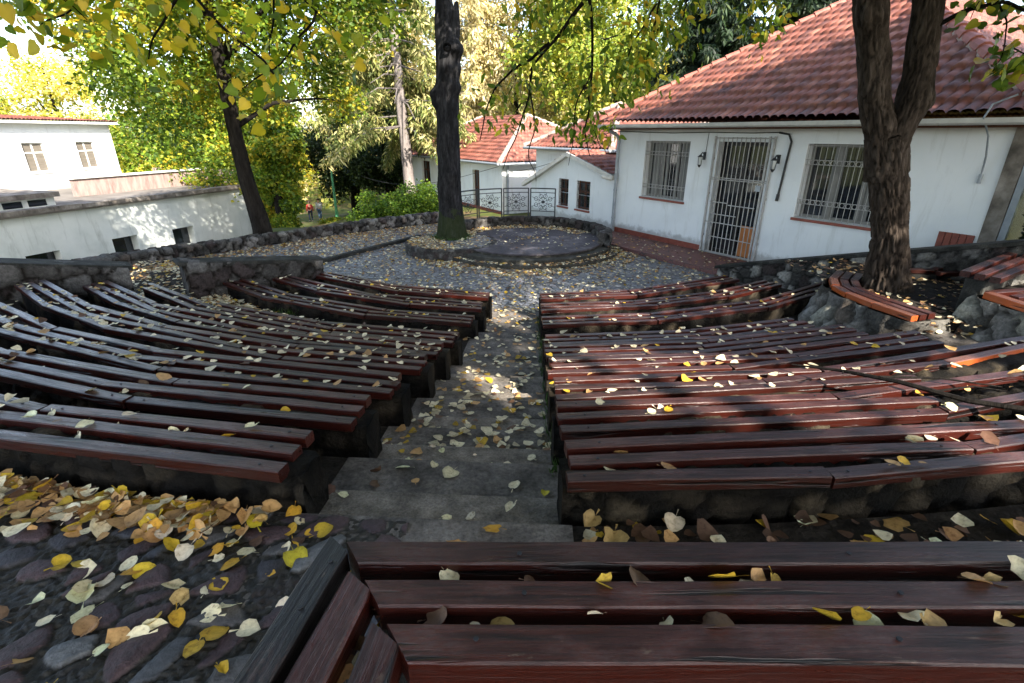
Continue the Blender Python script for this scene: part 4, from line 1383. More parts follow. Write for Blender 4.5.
def front_bench():
    z = 1.86
    t = empty("front_bench", (.9, .9, 1.42), "large bench in the foreground with mitred left corner and three worn planks", "bench", "curved benches of the open air theatre")
    YS = (1.037, .908, .777)
    x0 = (-.43, -.345, -.255)
    for y, x in zip(YS, x0):
        w_ = .096 if y < .8 else .080
        plank(t, (x + .0, y), (3.6, y - .0), z, w_, .085, mitre0=-.7)
        # bolts
    s1 = plank(t, (-.560, .50), (-.475, 1.065), z + .004, .075, .09, mat=M['wood_dark'], mitre1=.65)
    s1["label"] = "blackened end plank"
    plank(t, (-.455, .50), (-.385, .945), z - .002, .085, .085, mitre1=.6)
    plank(t, (-.33, .42), (-.285, .80), z - .004, .085, .085, mitre1=.6)
    mb = MB()
    for x, y, zz in [(.02, 1.03, .0035), (.9, 1.03, .0035), (.03, .905, .0035), (.95, .905, .0035), (-.08, .783, .0035), (.86, .783, .0035), (-.50, .86, .0075), (-.475, 1.0, .0075)]:
        mb = MB(); mb.tube([(x, y, z - .01), (x, y, z + zz)], .006, 8); mb.build("bolt", M['black_metal'], t)
    for x in (.5, 1.9, 3.2):
        mb = MB(); mb.box(x - .09, x + .09, .72, 1.06, 1.35, z - .152); mb.build("stone_support", M['cap'], t, bevel=.02)
    for x in (-.18, .6, 1.8, 3.0):
        mb = MB(); mb.box(x - .04, x + .04, .71, 1.09, z - .15, z - .087); mb.build("bearer", M['wood_dark'], t)


front_bench()


# ------------------------------------------------------------------ right-hand planters
def battered(name, poly, z0, z1, out, mat, parent, size=.3, depth=.06, seed=1, pal=STONE_PAL, res=.055):
    """closed rock-faced body: outline poly at the top, spread by out at the bottom"""
    P = np.array(poly + [poly[0]], float)
    s = np.concatenate([[0], np.cumsum(np.linalg.norm(np.diff(P, axis=0), axis=1))])
    n = int(s[-1] / res)
    ss = np.linspace(0, s[-1], n, endpoint=False)
    x = np.interp(ss, s, P[:, 0]); y = np.interp(ss, s, P[:, 1])
    cx, cy = x.mean(), y.mean()
    tx = np.roll(x, -1) - np.roll(x, 1); ty = np.roll(y, -1) - np.roll(y, 1)
    L = np.hypot(tx, ty) + 1e-9
    area = .5 * np.sum(x * np.roll(y, -1) - np.roll(x, -1) * y)
    sg = 1 if area > 0 else -1
    nx, ny = ty / L * sg, -tx / L * sg
    nv = max(4, int((z1 - z0) / res))
    V = np.zeros((n, nv, 3)); N = np.zeros((n, nv, 3))
    for j, t_ in enumerate(np.linspace(0, 1, nv)):
        o = out * (1 - t_) ** 1.3
        V[:, j] = np.stack([x + nx * o, y + ny * o, np.full(n, z0 + (z1 - z0) * t_)], 1)
        N[:, j] = np.stack([nx, ny, np.full(n, .1)], 1)
    V2, c = stone_skin(V.reshape(-1, 3), N.reshape(-1, 3), size, depth, seed, pal, (.045, .04, .034), edge=.22)
    F = grid_faces(n, nv, True)
    return obj_np(name, V2, F, mat, parent, cols=c, smooth=True)


def offset_line(pts, d):
    P = np.array(pts, float)
    T = np.gradient(P, axis=0); T /= np.linalg.norm(T, axis=1)[:, None]
    return P + np.stack([T[:, 1], -T[:, 0]], 1) * d


def planter1():
    outl = [(5.05, 7.55), (4.62, 7.12), (4.44, 6.75), (4.42, 6.40), (4.48, 5.98), (4.60, 5.52), (5.05, 5.60), (5.6, 6.0), (6.3, 6.6), (6.9, 7.3), (6.0, 8.2), (5.4, 7.9)]
    t = empty("tree_planter", (5.3, 6.9, .4), "rough rock planter round the forked tree with a curved orange edged bench", "planter")
    battered("rock_face", outl, .25, .88, .28, M['stone'], t, .34, .10, 61, STONE_PAL + [(.26, .255, .22)])
    mb = MB(); mb.prism(outl, .5, .85); mb.build("soil", M['terrace'], t)
    line = [(5.02, 7.55), (4.68, 7.15), (4.50, 6.78), (4.47, 6.42), (4.53, 6.0), (4.66, 5.50)]
    lines = [line, offset_line(line, -.13), offset_line(line, -.26)]
    for i, ln in enumerate(lines):
        for a, b in zip(ln[:-1], ln[1:]):
            if i == 2 and a is ln[-2]: continue
            mat = M['wood_orange'] if i == 0 else M['wood']
            a, b = np.array(a), np.array(b); g = (b - a) / np.linalg.norm(b - a) * .004
            plank(t, a + g, b - g, .945 + random.uniform(-.005, .005), .1, .07, mat)
    return t


planter1()


def planter2():
    outl = [(5.46, 5.62), (5.47, 5.1), (5.62, 4.55), (6.2, 4.2), (7.2, 4.6), (7.4, 5.8), (6.6, 6.3), (5.9, 6.0)]
    t = empty("stone_planter", (6.3, 5.2, .6), "lighter rough stone block at the right edge topped by an orange plank", "planter")
    battered("rock_face", outl, .3, 1.13, .35, M['stone'], t, .3, .10, 66, STONE_PAL + [(.33, .32, .29), (.27, .26, .22)])
    mb = MB(); mb.prism(outl, .7, 1.10); mb.build("soil", M['terrace'], t)
    plank(t, (5.50, 5.60), (5.52, 5.06), 1.2, .11, .08, M['wood_orange'])
    plank(t, (5.53, 5.05), (5.7, 4.5), 1.2, .11, .08, M['wood_orange'])
    plank(t, (5.53, 5.62), (6.6, 5.85), 1.195, .1, .07)
    plank(t, (5.66, 5.45), (6.7, 5.68), 1.195, .1, .07)
    plank(t, (5.64, 5.02), (5.80, 4.52), 1.195, .1, .07)


planter2()


def right_benches():
    t = empty("plank_bench", (6.2, 6.4, .85), "dark three plank bench rising to the right edge above the orange plank", "bench", "curved benches of the open air theatre")
    for a, b in (((5.50, 5.98), (7.4, 7.2)), ((5.56, 5.84), (7.5, 7.05)), ((5.62, 5.70), (7.6, 6.9))):
        a, b = np.array(a), np.array(b); m_ = a + (b - a) * random.uniform(.4, .6)
        plank(t, a, m_ - (.003, 0), 1.345, .1, .07, zq=1.37); plank(t, m_, b, 1.37, .1, .07, zq=1.40)
    mb = MB()
    mb.prism([(5.62, 5.80), (7.55, 7.02), (7.4, 7.2), (5.52, 5.98)], .6, 1.27)
    mb.build("stone_support", M['cap'], t, bevel=.02)
    t = empty("wall_bench", (6.3, 7.5, .9), "low two plank bench along the foot of the retaining wall, right of the forked trunk", "bench", "curved benches of the open air theatre")
    for pts in (((5.80, 7.48), (6.32, 7.42), (7.15, 7.80)), ((6.30, 7.28), (6.55, 7.27), (7.22, 7.62))):
        for a, b, z0, z1 in zip(pts[:-1], pts[1:], (1.0, 1.0), (1.0, 1.1)): plank(t, np.array(a), np.array(b), z0, .1, .06, zq=z1)
    mb = MB(); mb.prism([(5.9, 7.42), (6.35, 7.34), (7.1, 7.66), (7.05, 7.78), (6.3, 7.48), (5.9, 7.52)], .8, .93); mb.build("stone_support", M['cap'], t)
    # leafy ground between the planters, and two rough steps
    mb = MB()
    mb.prism([(4.72, 5.5), (5.5, 5.6), (6.2, 6.2), (7.6, 7.2), (8.2, 7.6), (6.6, 8.2), (5.9, 8.9), (5.3, 8.1), (5.0, 6.4)], .3, .86)
    tag(mb.build("upper_terrace", M['terrace']), kind="structure")
    mb = MB(); mb.prism([(4.75, 5.28), (5.42, 5.1), (5.46, 5.42), (4.78, 5.56)], .4, .74)
    mb.prism([(4.62, 4.98), (5.42, 4.84), (5.44, 5.12), (4.70, 5.3)], .4, .60)
    tag(mb.build("stone_steps", M['concrete'], bevel=.02), kind="structure")


right_benches()


# ------------------------------------------------------------------ trees
def bark_tube(path, rad, mat, name, parent, seg=40, ring=.06, ridge=.07, knots=(), seed=1, freq=7, plates=0, thin=1.0):
    """trunk or limb with furrowed bark; knots = [(pos3, radius, push)]"""
    P = np.array(path, float); rad = np.array(rad, float) * thin
    s = np.concatenate([[0], np.cumsum(np.linalg.norm(np.diff(P, axis=0), axis=1))])
    n = max(4, int(s[-1] / ring))
    ss = np.linspace(0, s[-1], n)
    def sp(col):   # smooth interpolation
        return np.interp(ss, s, col)
    C = np.stack([sp(P[:, i]) for i in range(3)], 1); rr = sp(rad)
    for _ in range(max(1, int(n / len(P) / 3))):
        C[1:-1] = (C[:-2] + 2 * C[1:-1] + C[2:]) / 4
        rr[1:-1] = (rr[:-2] + 2 * rr[1:-1] + rr[2:]) / 4
    T = np.gradient(C, axis=0); T /= np.linalg.norm(T, axis=1)[:, None]
    u = np.cross(T[0], (0, 1.0, 0)); V = np.zeros((n, seg, 3)); N = np.zeros((n, seg, 3))
    th = np.arange(seg) * 2 * math.pi / seg
    for i in range(n):
        u = u - T[i] * np.dot(u, T[i]); u /= np.linalg.norm(u); w_ = np.cross(T[i], u)
        N[i] = np.cos(th)[:, None] * u + np.sin(th)[:, None] * w_
        V[i] = C[i] + N[i] * rr[i]
    q = np.stack([np.cos(th)[None] * np.ones((n, 1)) * freq / 2.2, np.sin(th)[None] * np.ones((n, 1)) * freq / 2.2, ss[:, None] * np.ones((1, seg)) * 3.6], -1).reshape(-1, 3)
    wob = vnoise(q * (.6, .6, 1.2) + 7, seed + 2)
    q2 = q + np.stack([wob, wob, 0 * wob], 1) * .45
    rg = 1 - np.abs(vnoise(q2, seed) * 2 - 1)
    rg2 = 1 - np.abs(vnoise(q2 * 2.1, seed + 4) * 2 - 1)
    h = (.65 * rg + .35 * rg2)
    if plates:
        cd, cid = cells(q2 * (1.15, 1.15, .95), seed + 20, .95)
        pl = np.clip(cd / .22, 0, 1) ** .6 * (.7 + .45 * cid)
        h = h * (1 - plates) + (1 - pl) * plates
        ptone = .55 + .45 * np.clip(cd / .16, 0, 1) + .25 * (cid - .5)
    else: ptone = 1.0
    lump = vnoise(q * (.35, .35, .6), seed + 6) - .5
    rf = np.repeat(rr, seg)
    disp = rf * (ridge * 2 * (.55 - h) + .22 * lump)
    V = V.reshape(-1, 3); Nf = N.reshape(-1, 3)
    for pos, kr, push in knots:
        d = np.linalg.norm(V - np.array(pos), axis=1)
        disp = disp + push * np.exp(-(d / kr) ** 2)
    V = V + Nf * disp[:, None]
    tone_ = ((.75 + .5 * vnoise(q * .7, seed + 8)) * ptone)[:, None] * np.ones(3)
    F = grid_faces(n, seg)
    I = np.arange(n - 1) * seg
    wrap = np.stack([I + seg - 1, I + 2 * seg - 1, I + seg, I], 1)
    F = np.vstack([F, wrap])
    V = np.vstack([V, C[-1] + T[-1] * rr[-1] * .3]); tone_ = np.vstack([tone_, (.5, .5, .5)])
    top = [((n - 1) * seg + k, (n - 1) * seg + (k + 1) % seg, len(V) - 1, len(V) - 1) for k in range(seg)]
    loc = WLOC[parent]
    me = bpy.data.meshes.new(name)
    me.from_pydata([tuple(p) for p in V - np.array(loc)], [], [tuple(f) for f in F] + [t_[:3] for t_ in top])
    at = me.color_attributes.new("Col", 'FLOAT_COLOR', 'POINT')
    c4 = np.ones((len(V), 4), dtype=np.float32); c4[:, :3] = tone_
    at.data.foreach_set("color", c4.ravel())
    me.materials.append(mat)
    me.polygons.foreach_set("use_smooth", np.ones(len(me.polygons), dtype=bool))
    return link(name, me, parent, loc)


SUNHOLES = [((.5, 3.55, 1.1), .5), ((1.1, 3.5, 1.15), .6), ((1.9, 3.35, 1.2), .6), ((2.5, 3.0, 1.3), .45), ((-.3, 4.6, .7), .14), ((1.45, 3.3, 1.2), .85), ((.85, 3.85, 1.05), .35), ((2.2, 3.2, 1.25), .45), ((2.9, 3.2, 1.3), .4), ((3.7, 3.2, 1.35), .45), ((-.15, 3.9, .75), .1),
            ((4.5, 5.75, .95), .4), ((5.5, 5.2, 1.2), .4), ((-.9, 15.4, .3), .35), ((-7.6, 9.6, .2), .6), ((-1.6, 2.0, 1.6), .1), ((.1, 5.9, .4), .2)]


def in_sunhole(P):
    m = np.zeros(len(P), bool)
    for q, r in SUNHOLES:
        d = P - np.array(q)
        tt = d @ SUNV
        perp = np.linalg.norm(d - tt[:, None] * SUNV[None], axis=1)
        m |= (tt > 0) & (perp < r * (1 + .15 * np.sin(tt * 3)))
    return m


def leaf_cloud(name, cen, rad, n, size, pal, wts, parent, mat, seed, aspect=.62, droop=.25, squash=1.0, holes=True, clump_tone=.35, keep=None, flat=.5):
    """many small folded leaf faces spread through clumps. cen (k,3), rad (k,)"""
    rr = np.random.default_rng(seed)
    cen = np.asarray(cen, float); rad = np.broadcast_to(np.asarray(rad, float), (len(cen),))
    pr = rad ** 2 / np.sum(rad ** 2)
    ci = rr.choice(len(cen), n, p=pr)
    d = rr.normal(size=(n, 3)); d /= np.linalg.norm(d, axis=1)[:, None]
    rd = rr.random(n) ** .45
    off = d * (rad[ci] * rd)[:, None]
    off[:, 2] *= squash
    P = cen[ci] + off
    ok = np.ones(n, bool)
    if holes: ok &= ~in_sunhole(P)
    if keep is not None: ok &= keep(P)
    P = P[ok]; ci = ci[ok]; d = d[ok]; n = len(P)
    # orientation: tip direction droops, normal leans up
    tip = rr.normal(size=(n, 3)) + d * .6; tip[:, 2] = tip[:, 2] * .6 - droop * 2
    tip /= np.linalg.norm(tip, axis=1)[:, None]
    nr = rr.normal(size=(n, 3)); nr[:, 2] += flat * 2
    nr -= tip * np.sum(nr * tip, 1)[:, None]; nr /= np.linalg.norm(nr, axis=1)[:, None] + 1e-9
    sd = np.cross(tip, nr)
    sz = size * rr.uniform(.65, 1.35, n)
    L = sz[:, None]; W = (sz * aspect)[:, None]
    v0 = P; v2 = P + tip * L; v1 = P + tip * L * .42 + sd * W * .55 + nr * W * .16; v3 = P + tip * L * .42 - sd * W * .55 + nr * W * .16
    V = np.stack([v0, v1, v2, v3], 1).reshape(-1, 3)
    b = np.arange(n) * 4
    F = np.stack([np.stack([b, b + 1, b + 2], 1), np.stack([b, b + 2, b + 3], 1)], 1).reshape(-1, 3)
    pal = np.array(pal); wts = np.array(wts, float); wts /= wts.sum()
    # clumps lean to one tone
    cl = rr.random(len(cen))
    cum = np.cumsum(wts)
    x = np.clip(cl[ci] * clump_tone + rr.random(n) * (1 - clump_tone), 0, .9999)
    x = (np.argsort(np.argsort(x)) + .5) / n
    pi = np.searchsorted(cum, x)
    c = pal[np.clip(pi, 0, len(pal) - 1)] * rr.uniform(.75, 1.25, n)[:, None]
    C = np.repeat(c, 4, axis=0)
    return obj_np(name, V, F, mat, parent, cols=C)


G_GREEN = [(.045, .09, .012), (.08, .145, .016), (.13, .21, .020), (.22, .28, .025), (.36, .34, .03), (.52, .40, .035)]
G_DARK = [(.012, .026, .008), (.018, .036, .010), (.026, .046, .012), (.04, .06, .014)]
G_YEL = [(.18, .25, .03), (.32, .37, .04), (.46, .46, .06), (.60, .56, .10), (.66, .58, .24)]
G_BEIGE = [(.26, .23, .10), (.42, .36, .17), (.54, .46, .25), (.64, .56, .34), (.30, .30, .09)]


def limbs_from(parent, mat, base, tips, r0, r1=.02, sag=.0, seed=1, seg=8, name="branch"):
    rr = np.random.default_rng(seed)
    mb = MB()
    out = []
    for tp in tips:
        b, tp = np.array(base(tp) if callable(base) else base, float), np.array(tp, float)
        n = 7
        u = np.linspace(0, 1, n)[:, None]
        path = b + (tp - b) * u
        L = np.linalg.norm(tp - b)
        path[:, 2] += np.sin(u[:, 0] * math.pi) * L * (.10 + sag)
        path[1:-1] += rr.normal(0, L * .03, (n - 2, 3))
        mb.tube(path, np.linspace(r0, r1, n), seg)
        out.append(path)
    return mb, out


def broad_tree(name, label, base, trunk, trad, mat, crown_c, crown_r, ncl, nleaf, size, pal, wts, seed, group=None, clump=1.1, keep=None, nlimb=9, trunk_kw=None, squash=.8, clump_tone=.35, limb_r=.12, holes=True):
    """trunk path in world coords; crown = clumps in an ellipsoid with limbs to some of them"""
    t = empty(name, base, label, "tree", group)
    bark_tube(trunk, trad, mat, "trunk", t, seed=seed, **(trunk_kw or {}))
    rr = np.random.default_rng(seed)
    d = rr.normal(size=(ncl, 3)); d /= np.linalg.norm(d, axis=1)[:, None]
    cen = np.array(crown_c) + d * np.array(crown_r) * (rr.random(ncl) ** .38)[:, None]
    if keep is not None: cen = cen[keep(cen)]
    rad = clump * rr.uniform(.6, 1.3, len(cen))
    tr = np.array(trunk)
    def base_f(tp):
        k = np.argmin(np.linalg.norm(tr[len(tr) // 3:] - tp - (0, 0, -1.0), axis=1)) + len(tr) // 3
        return tr[k]
    sel = cen[rr.choice(len(cen), min(nlimb, len(cen)), replace=False)]
    mb, _ = limbs_from(t, mat, base_f, sel, limb_r, .015, seed=seed)
    o = mb.build("limbs", M['bark_left'] if mat is None else mat, t, smooth=True)
    at = o.data.color_attributes.new("Col", 'FLOAT_COLOR', 'POINT'); at.data.foreach_set("color", np.ones(len(o.data.vertices) * 4, dtype=np.float32) * .8)
    leaf_cloud("crown", cen, rad, nleaf, size, pal, wts, t, M['leaf'], seed + 50, squash=squash, clump_tone=clump_tone, holes=holes)
    return t


def conifer(name, label, base, h, trunk_r, mat, r_low, z_low, nleaf, size, pal, wts, seed, group=None, droop=.5, lean=(0, 0), nwh=22, open_trunk=0):
    t = empty(name, base, label, "tree", group)
    b = np.array(base, float)
    top = b + (lean[0], lean[1], h)
    bark_tube([b + (0, 0, -.3), b + (top - b) * .5, top], [trunk_r, trunk_r * .65, .05], mat, "trunk", t, seg=16, ring=.4, seed=seed)
    rr = np.random.default_rng(seed)
    cen, rad = [], []
    mb = MB()
    for w_ in range(nwh):
        f = z_low + (1 - z_low) * (w_ + rr.random() * .6) / nwh
        c = b + (top - b) * f
        Lr = r_low * (1 - (f - z_low) / (1 - z_low)) ** .8 + .35
        for k in range(5):
            a = rr.random() * 2 * math.pi
            L = Lr * rr.uniform(.6, 1.15)
            e = c + np.array((math.cos(a) * L, math.sin(a) * L, -L * droop * rr.uniform(.4, 1.0)))
            mb.tube([c, (c + e) / 2 + (0, 0, .1 * L), e], [.05, .03, .012], 5)
            m_ = max(2, int(L / .45))
            for q in range(m_):
                u = (q + .8) / m_
                p = c + (e - c) * u + (0, 0, .1 * L * math.sin(u * math.pi))
                cen.append(p + (0, 0, -.15)); rad.append(.28 + .22 * (1 - u) + .1 * rr.random())
    o = mb.build("limbs", mat, t)
    at = o.data.color_attributes.new("Col", 'FLOAT_COLOR', 'POINT'); at.data.foreach_set("color", np.ones(len(o.data.vertices) * 4, dtype=np.float32) * .7)
    if open_trunk:
        cen = np.array(cen); rad = np.array(rad)
        ok = ~((np.abs(cen[:, 0] - (b[0] + (top[0] - b[0]) * (cen[:, 2] - b[2]) / h)) < open_trunk) & (cen[:, 1] < b[1] + .2) & (cen[:, 2] < b[2] + h * .62))
        cen, rad = cen[ok], rad[ok]
    leaf_cloud("crown", cen, rad, nleaf, size, pal, wts, t, M['needle'], seed + 50, aspect=.24, droop=.7, clump_tone=.5, holes=False)
    return t


# --- centre tree: dark scarred trunk in the round bed
ct = empty("scarred_tree", (-1.64, 13.85, .2), "tall dark scarred trunk with knobbly burls standing in the round bed", "tree")
tb = np.array((-1.64, 13.85, .20))
bark_tube([tb, tb + (.0, 0, .5), tb + (.0, 0, 1.4), tb + (.02, 0, 2.6), tb + (.05, 0, 3.6), tb + (.08, 0, 4.6), tb + (.06, 0, 5.8), tb + (.05, 0, 9)],
          [.47, .37, .325, .31, .30, .30, .20, .14], M['bark_center'], "trunk", ct, seg=72, ring=.04, ridge=.05, seed=5, freq=11, plates=.35, thin=.92,
          knots=[((-1.90, 13.7, 3.78), .15, .2), ((-1.90, 13.7, 3.55), .13, .14), ((-1.30, 13.7, 4.72), .2, .2), ((-1.32, 13.7, 4.3), .16, .12), ((-1.32, 13.7, 3.9), .14, .12), ((-1.6, 13.5, 4.35), .14, .07), ((-1.5, 13.55, 1.9), .16, .06)])
bark_tube([tb + (.16, -.05, 4.3), tb + (.27, -.05, 4.9), tb + (.30, -.05, 5.25), tb + (.36, -.05, 5.5)], [.15, .14, .11, .03], M['bark_center'], "broken_stub", ct, seg=20, ring=.05, ridge=.14, seed=9)
mb = MB(); mb.ring((-1.50, 13.44, 4.72), (1, 0, 0), (0, .2, 1), .075, .03, 12); o = mb.build("knot_hole", M['bark_pale'], ct)
rr = np.random.default_rng(3)
cc = np.array((-1.4, 13.8, 10.5)) + rr.normal(size=(40, 3)) * (2.4, 2.4, 1.4)
leaf_cloud("crown", cc, 1.0, 9000, .2, G_GREEN, [1, 2, 2, 2, 1, .5], ct, M['leaf'], 77)

# --- right forked tree
rt = empty("forked_tree", (5.33, 6.97, .85), "thick furrowed trunk forking into two limbs in the rock planter", "tree")
b0 = np.array((5.34, 6.97, .75))
trunk_main = [b0, (5.31, 6.97, 1.05), (5.20, 6.97, 1.6), (5.0, 6.97, 2.2), (4.86, 6.97, 2.65), (4.78, 6.97, 2.85)]
bark_tube(trunk_main, [.40, .28, .24, .23, .245, .22], M['bark_right'], "trunk", rt, seg=110, ring=.022, ridge=.15, seed=12, freq=13, plates=.8, thin=.82, knots=[((4.62, 6.75, 2.6), .14, .05), ((5.0, 6.7, 1.5), .2, -.03)])
bark_tube([(4.90, 6.97, 2.35), (4.72, 6.97, 2.85), (4.55, 6.98, 3.25), (4.42, 7.0, 3.65), (4.28, 7.02, 4.1), (4.10, 7.05, 4.7), (3.6, 7.1, 5.9), (3.0, 7.2, 7.2)], [.24, .20, .185, .17, .185, .19, .14, .08], M['bark_right'], "limb", rt, seg=72, ring=.025, ridge=.15, seed=14, freq=11, plates=.8, thin=.84,
          knots=[((4.18, 6.85, 4.15), .16, .10), ((4.35, 6.85, 3.3), .14, .06), ((4.6, 6.85, 3.75), .12, .05)])
bark_tube([(4.86, 6.97, 2.35), (4.90, 6.96, 2.85), (4.98, 6.95, 3.2), (4.96, 6.94, 3.6), (4.87, 6.93, 4.1), (4.80, 6.93, 4.6), (5.1, 6.7, 6.2), (5.6, 6.4, 7.6)], [.22, .195, .19, .185, .18, .175, .13, .07], M['bark_right'], "limb", rt, seg=72, ring=.025, ridge=.15, seed=17, freq=11, plates=.8, thin=.83, knots=[((5.06, 6.8, 3.25), .14, .06)])
rr = np.random.default_rng(9)
cc = np.vstack([np.array((4.6, 5.2, 8.6)) + rr.normal(size=(70, 3)) * (2.5, 2.3, 1.2), np.array((2.2, 1.5, 9.3)) + rr.normal(size=(50, 3)) * (2.2, 1.8, .9)])  # second clump group is unseen, added overhead to block sky light
cc = cc[cc[:, 2] > 6.4 - .0 * cc[:, 0]]
leaf_cloud("crown", cc, 1.05, 36000, .21, G_GREEN, [1, 2, 2, 2, 1.5, .7], rt, M['leaf'], 78)
# hanging sprays of the same tree that reach into view
def spray(tree, mat, paths, nper, size, pal, wts, seed, tw=.010, spread=.12, nm="spray", taper=True):
    rr = np.random.default_rng(seed)
    mb = MB(); cen = []
    for pth in paths:
        P = np.array(pth[0], float); r0 = pth[1] if len(pth) > 1 else tw
        # densify with wobble
        s = np.linspace(0, 1, len(P)); q = np.linspace(0, 1, max(8, len(P) * 4))
        D = np.stack([np.interp(q, s, P[:, i]) for i in range(3)], 1)
        D[1:-1] += rr.normal(0, .018, (len(D) - 2, 3))
        for _ in range(2): D[1:-1] = (D[:-2] + 2 * D[1:-1] + D[2:]) / 4
        mb.tube(D, np.linspace(r0, max(.003, r0 * .3), len(D)), 6)
        lo = pth[2] if len(pth) > 2 else .1
        for _ in range(int(nper * (pth[3] if len(pth) > 3 else 1))):
            k = int(len(D) * (lo + (1 - lo) * rr.random() ** .8)); k = min(k, len(D) - 1)
            cen.append(D[k] + rr.normal(0, spread, 3) * (1, 1, .8) + (0, 0, -.04))
    o = mb.build(nm, mat, tree, smooth=True)
    at = o.data.color_attributes.new("Col", 'FLOAT_COLOR', 'POINT'); at.data.foreach_set("color", np.ones(len(o.data.vertices) * 4, dtype=np.float32) * .45)
    return cen, o


def near_leaves(name, cen, size, pal, wts, parent, seed, droop=.9, shape='heart', clump_tone=.2):
    """individual broad leaves with an outline and a folded blade"""
    rr = np.random.default_rng(seed)
    cen = np.asarray(cen); n = len(cen)
    if shape == 'heart': out = [(0, .04), (.2, -.06), (.42, .08), (.5, .32), (.4, .6), (.2, .85), (0, 1.08), (-.2, .85), (-.4, .6), (-.5, .32), (-.42, .08), (-.2, -.06)]
    else: out = [(0, 0), (.12, .1), (.2, .35), (.19, .6), (.1, .85), (0, 1.05), (-.1, .85), (-.19, .6), (-.2, .35), (-.12, .1)]
    out = np.array(out); k = len(out)
    tip = rr.normal(size=(n, 3)); tip[:, 2] -= droop * 1.6; tip /= np.linalg.norm(tip, axis=1)[:, None]
    nr = rr.normal(size=(n, 3)); nr[:, 2] += .8; nr -= tip * np.sum(nr * tip, 1)[:, None]; nr /= np.linalg.norm(nr, axis=1)[:, None]
    sd = np.cross(tip, nr)
    sz = size * rr.uniform(.6, 1.25, n)
    fold = rr.uniform(.05, .45, n); curl = rr.uniform(-.25, .35, n)
    V = np.zeros((n, k + 1, 3))
    for j in range(k):
        x, y = out[j]
        V[:, j] = cen + (sd * x + tip * y) * sz[:, None] + nr * (abs(x) * fold + curl * y * y * .6 - .05 * np.sin(j * 2.1))[:, None] * sz[:, None]
    V[:, k] = cen + tip * (.45 * sz)[:, None] + nr * (curl * .12 * sz)[:, None]
    b = np.arange(n) * (k + 1)
    F = np.concatenate([np.stack([b + j, b + (j + 1) % k, b + k], 1) for j in range(k)])
    pal = np.array(pal); wts = np.array(wts, float); wts /= wts.sum()
    ci = rr.choice(len(pal), n, p=wts)
    c = pal[ci] * rr.uniform(.75, 1.25, n)[:, None]
    C = np.repeat(c[:, None], k + 1, 1)
    C[:, k] *= 1.12
    return obj_np(name, V.reshape(-1, 3), F, M['leaf_near'], parent, cols=C.reshape(-1, 3))


paths = [
    ([(3.4, 7.15, 6.3), (2.2, 7.0, 5.7), (1.3, 7.0, 4.8), (.86, 7.0, 4.33), (.55, 7.0, 4.0), (.22, 7.0, 3.6)], .05, .45, 1.5),
    ([(.9, 7.0, 4.35), (.95, 7.0, 4.0), (.98, 7.0, 3.5), (.96, 6.95, 3.15), (.92, 6.9, 2.85), (1.0, 6.9, 2.62)], .02, .2, 1.7),
    ([(.45, 7.0, 3.9), (.2, 7.05, 3.72), (-.1, 7.1, 3.55), (-.33, 7.1, 3.2), (-.42, 7.1, 2.8)], .022, .3, .6),
    ([(.25, 7.0, 3.62), (.18, 7.0, 3.2), (.02, 7.0, 2.8), (-.12, 7.0, 2.45)], .015, .15, .9),
    ([(.22, 7.0, 3.55), (.3, 7.0, 3.0), (.2, 7.0, 2.6), (.32, 7.0, 2.3)], .012, .2, .9),
    ([(.98, 7.0, 3.6), (.78, 7.0, 3.2), (.8, 7.0, 2.8), (.74, 7.0, 2.5)], .012, .2, 1.2),
    ([(2.2, 7.0, 5.6), (1.8, 7.0, 4.7), (1.7, 7.0, 4.0), (1.6, 7.0, 3.5)], .02, .3, 1.6),
    ([(1.7, 7.0, 4.3), (1.45, 6.95, 3.9), (1.3, 6.9, 3.4)], .015, .1, 1.6),
    ([(2.2, 7.1, 5.4), (2.1, 7.1, 4.6), (2.05, 7.1, 4.05)], .018, .3, 1.4),
    ([(1.3, 7.0, 4.75), (.6, 7.2, 4.5), (.1, 7.3, 4.3)], .018, .2, 1.5),
    ([(1.0, 6.9, 2.95), (1.12, 6.9, 2.75), (1.2, 6.9, 2.66)], .008, .2, .8),
    ([(2.9, 7.1, 5.7), (2.9, 7.0, 4.9), (2.95, 7.0, 4.35), (3.0, 7.0, 4.05)], .015, .5, 1.0),
]
cen, _ = spray(rt, M['bark_left'], paths, 135, .1, None, None, 21, spread=.16, nm="hanging_branches")
cen = [c for c in cen if c[2] > 2.93 - .12 * (c[0] > 0.5)]
near_leaves("hanging_leaves", cen, .115, [(.07, .13, .014), (.13, .20, .02), (.24, .30, .03), (.44, .40, .04), (.55, .38, .04)], [2.4, 3, 2.4, 1.5, .9], rt, 22, shape='oval', droop=.8)
paths = [
    ([(4.95, 6.85, 4.05), (5.15, 6.7, 4.2), (5.45, 6.6, 4.22), (5.75, 6.5, 4.12), (6.0, 6.5, 3.95)], .03, .4, 1.2),
    ([(5.4, 6.6, 4.22), (5.5, 6.5, 4.0), (5.5, 6.45, 3.72), (5.4, 6.4, 3.6)], .012, .3, 1.2),
    ([(5.5, 6.5, 3.8), (5.75, 6.4, 3.7), (5.9, 6.4, 3.62)], .01, .2, .9),
    ([(5.8, 6.4, 4.6), (5.9, 6.4, 4.3), (6.0, 6.3, 4.0)], .012, .2, 1.0),
    ([(5.2, 6.6, 4.6), (5.2, 6.6, 4.35), (5.05, 6.5, 4.05)], .012, .2, .7)]
cen, _ = spray(rt, M['bark_left'], paths, 26, .1, None, None, 23, spread=.13, nm="hanging_branches")
near_leaves("hanging_leaves", cen, .135, [(.05, .09, .012), (.08, .13, .016), (.15, .2, .02), (.3, .28, .03), (.42, .3, .03)], [2.5, 3, 2, 1.2, .8], rt, 24, shape='heart', droop=.6)

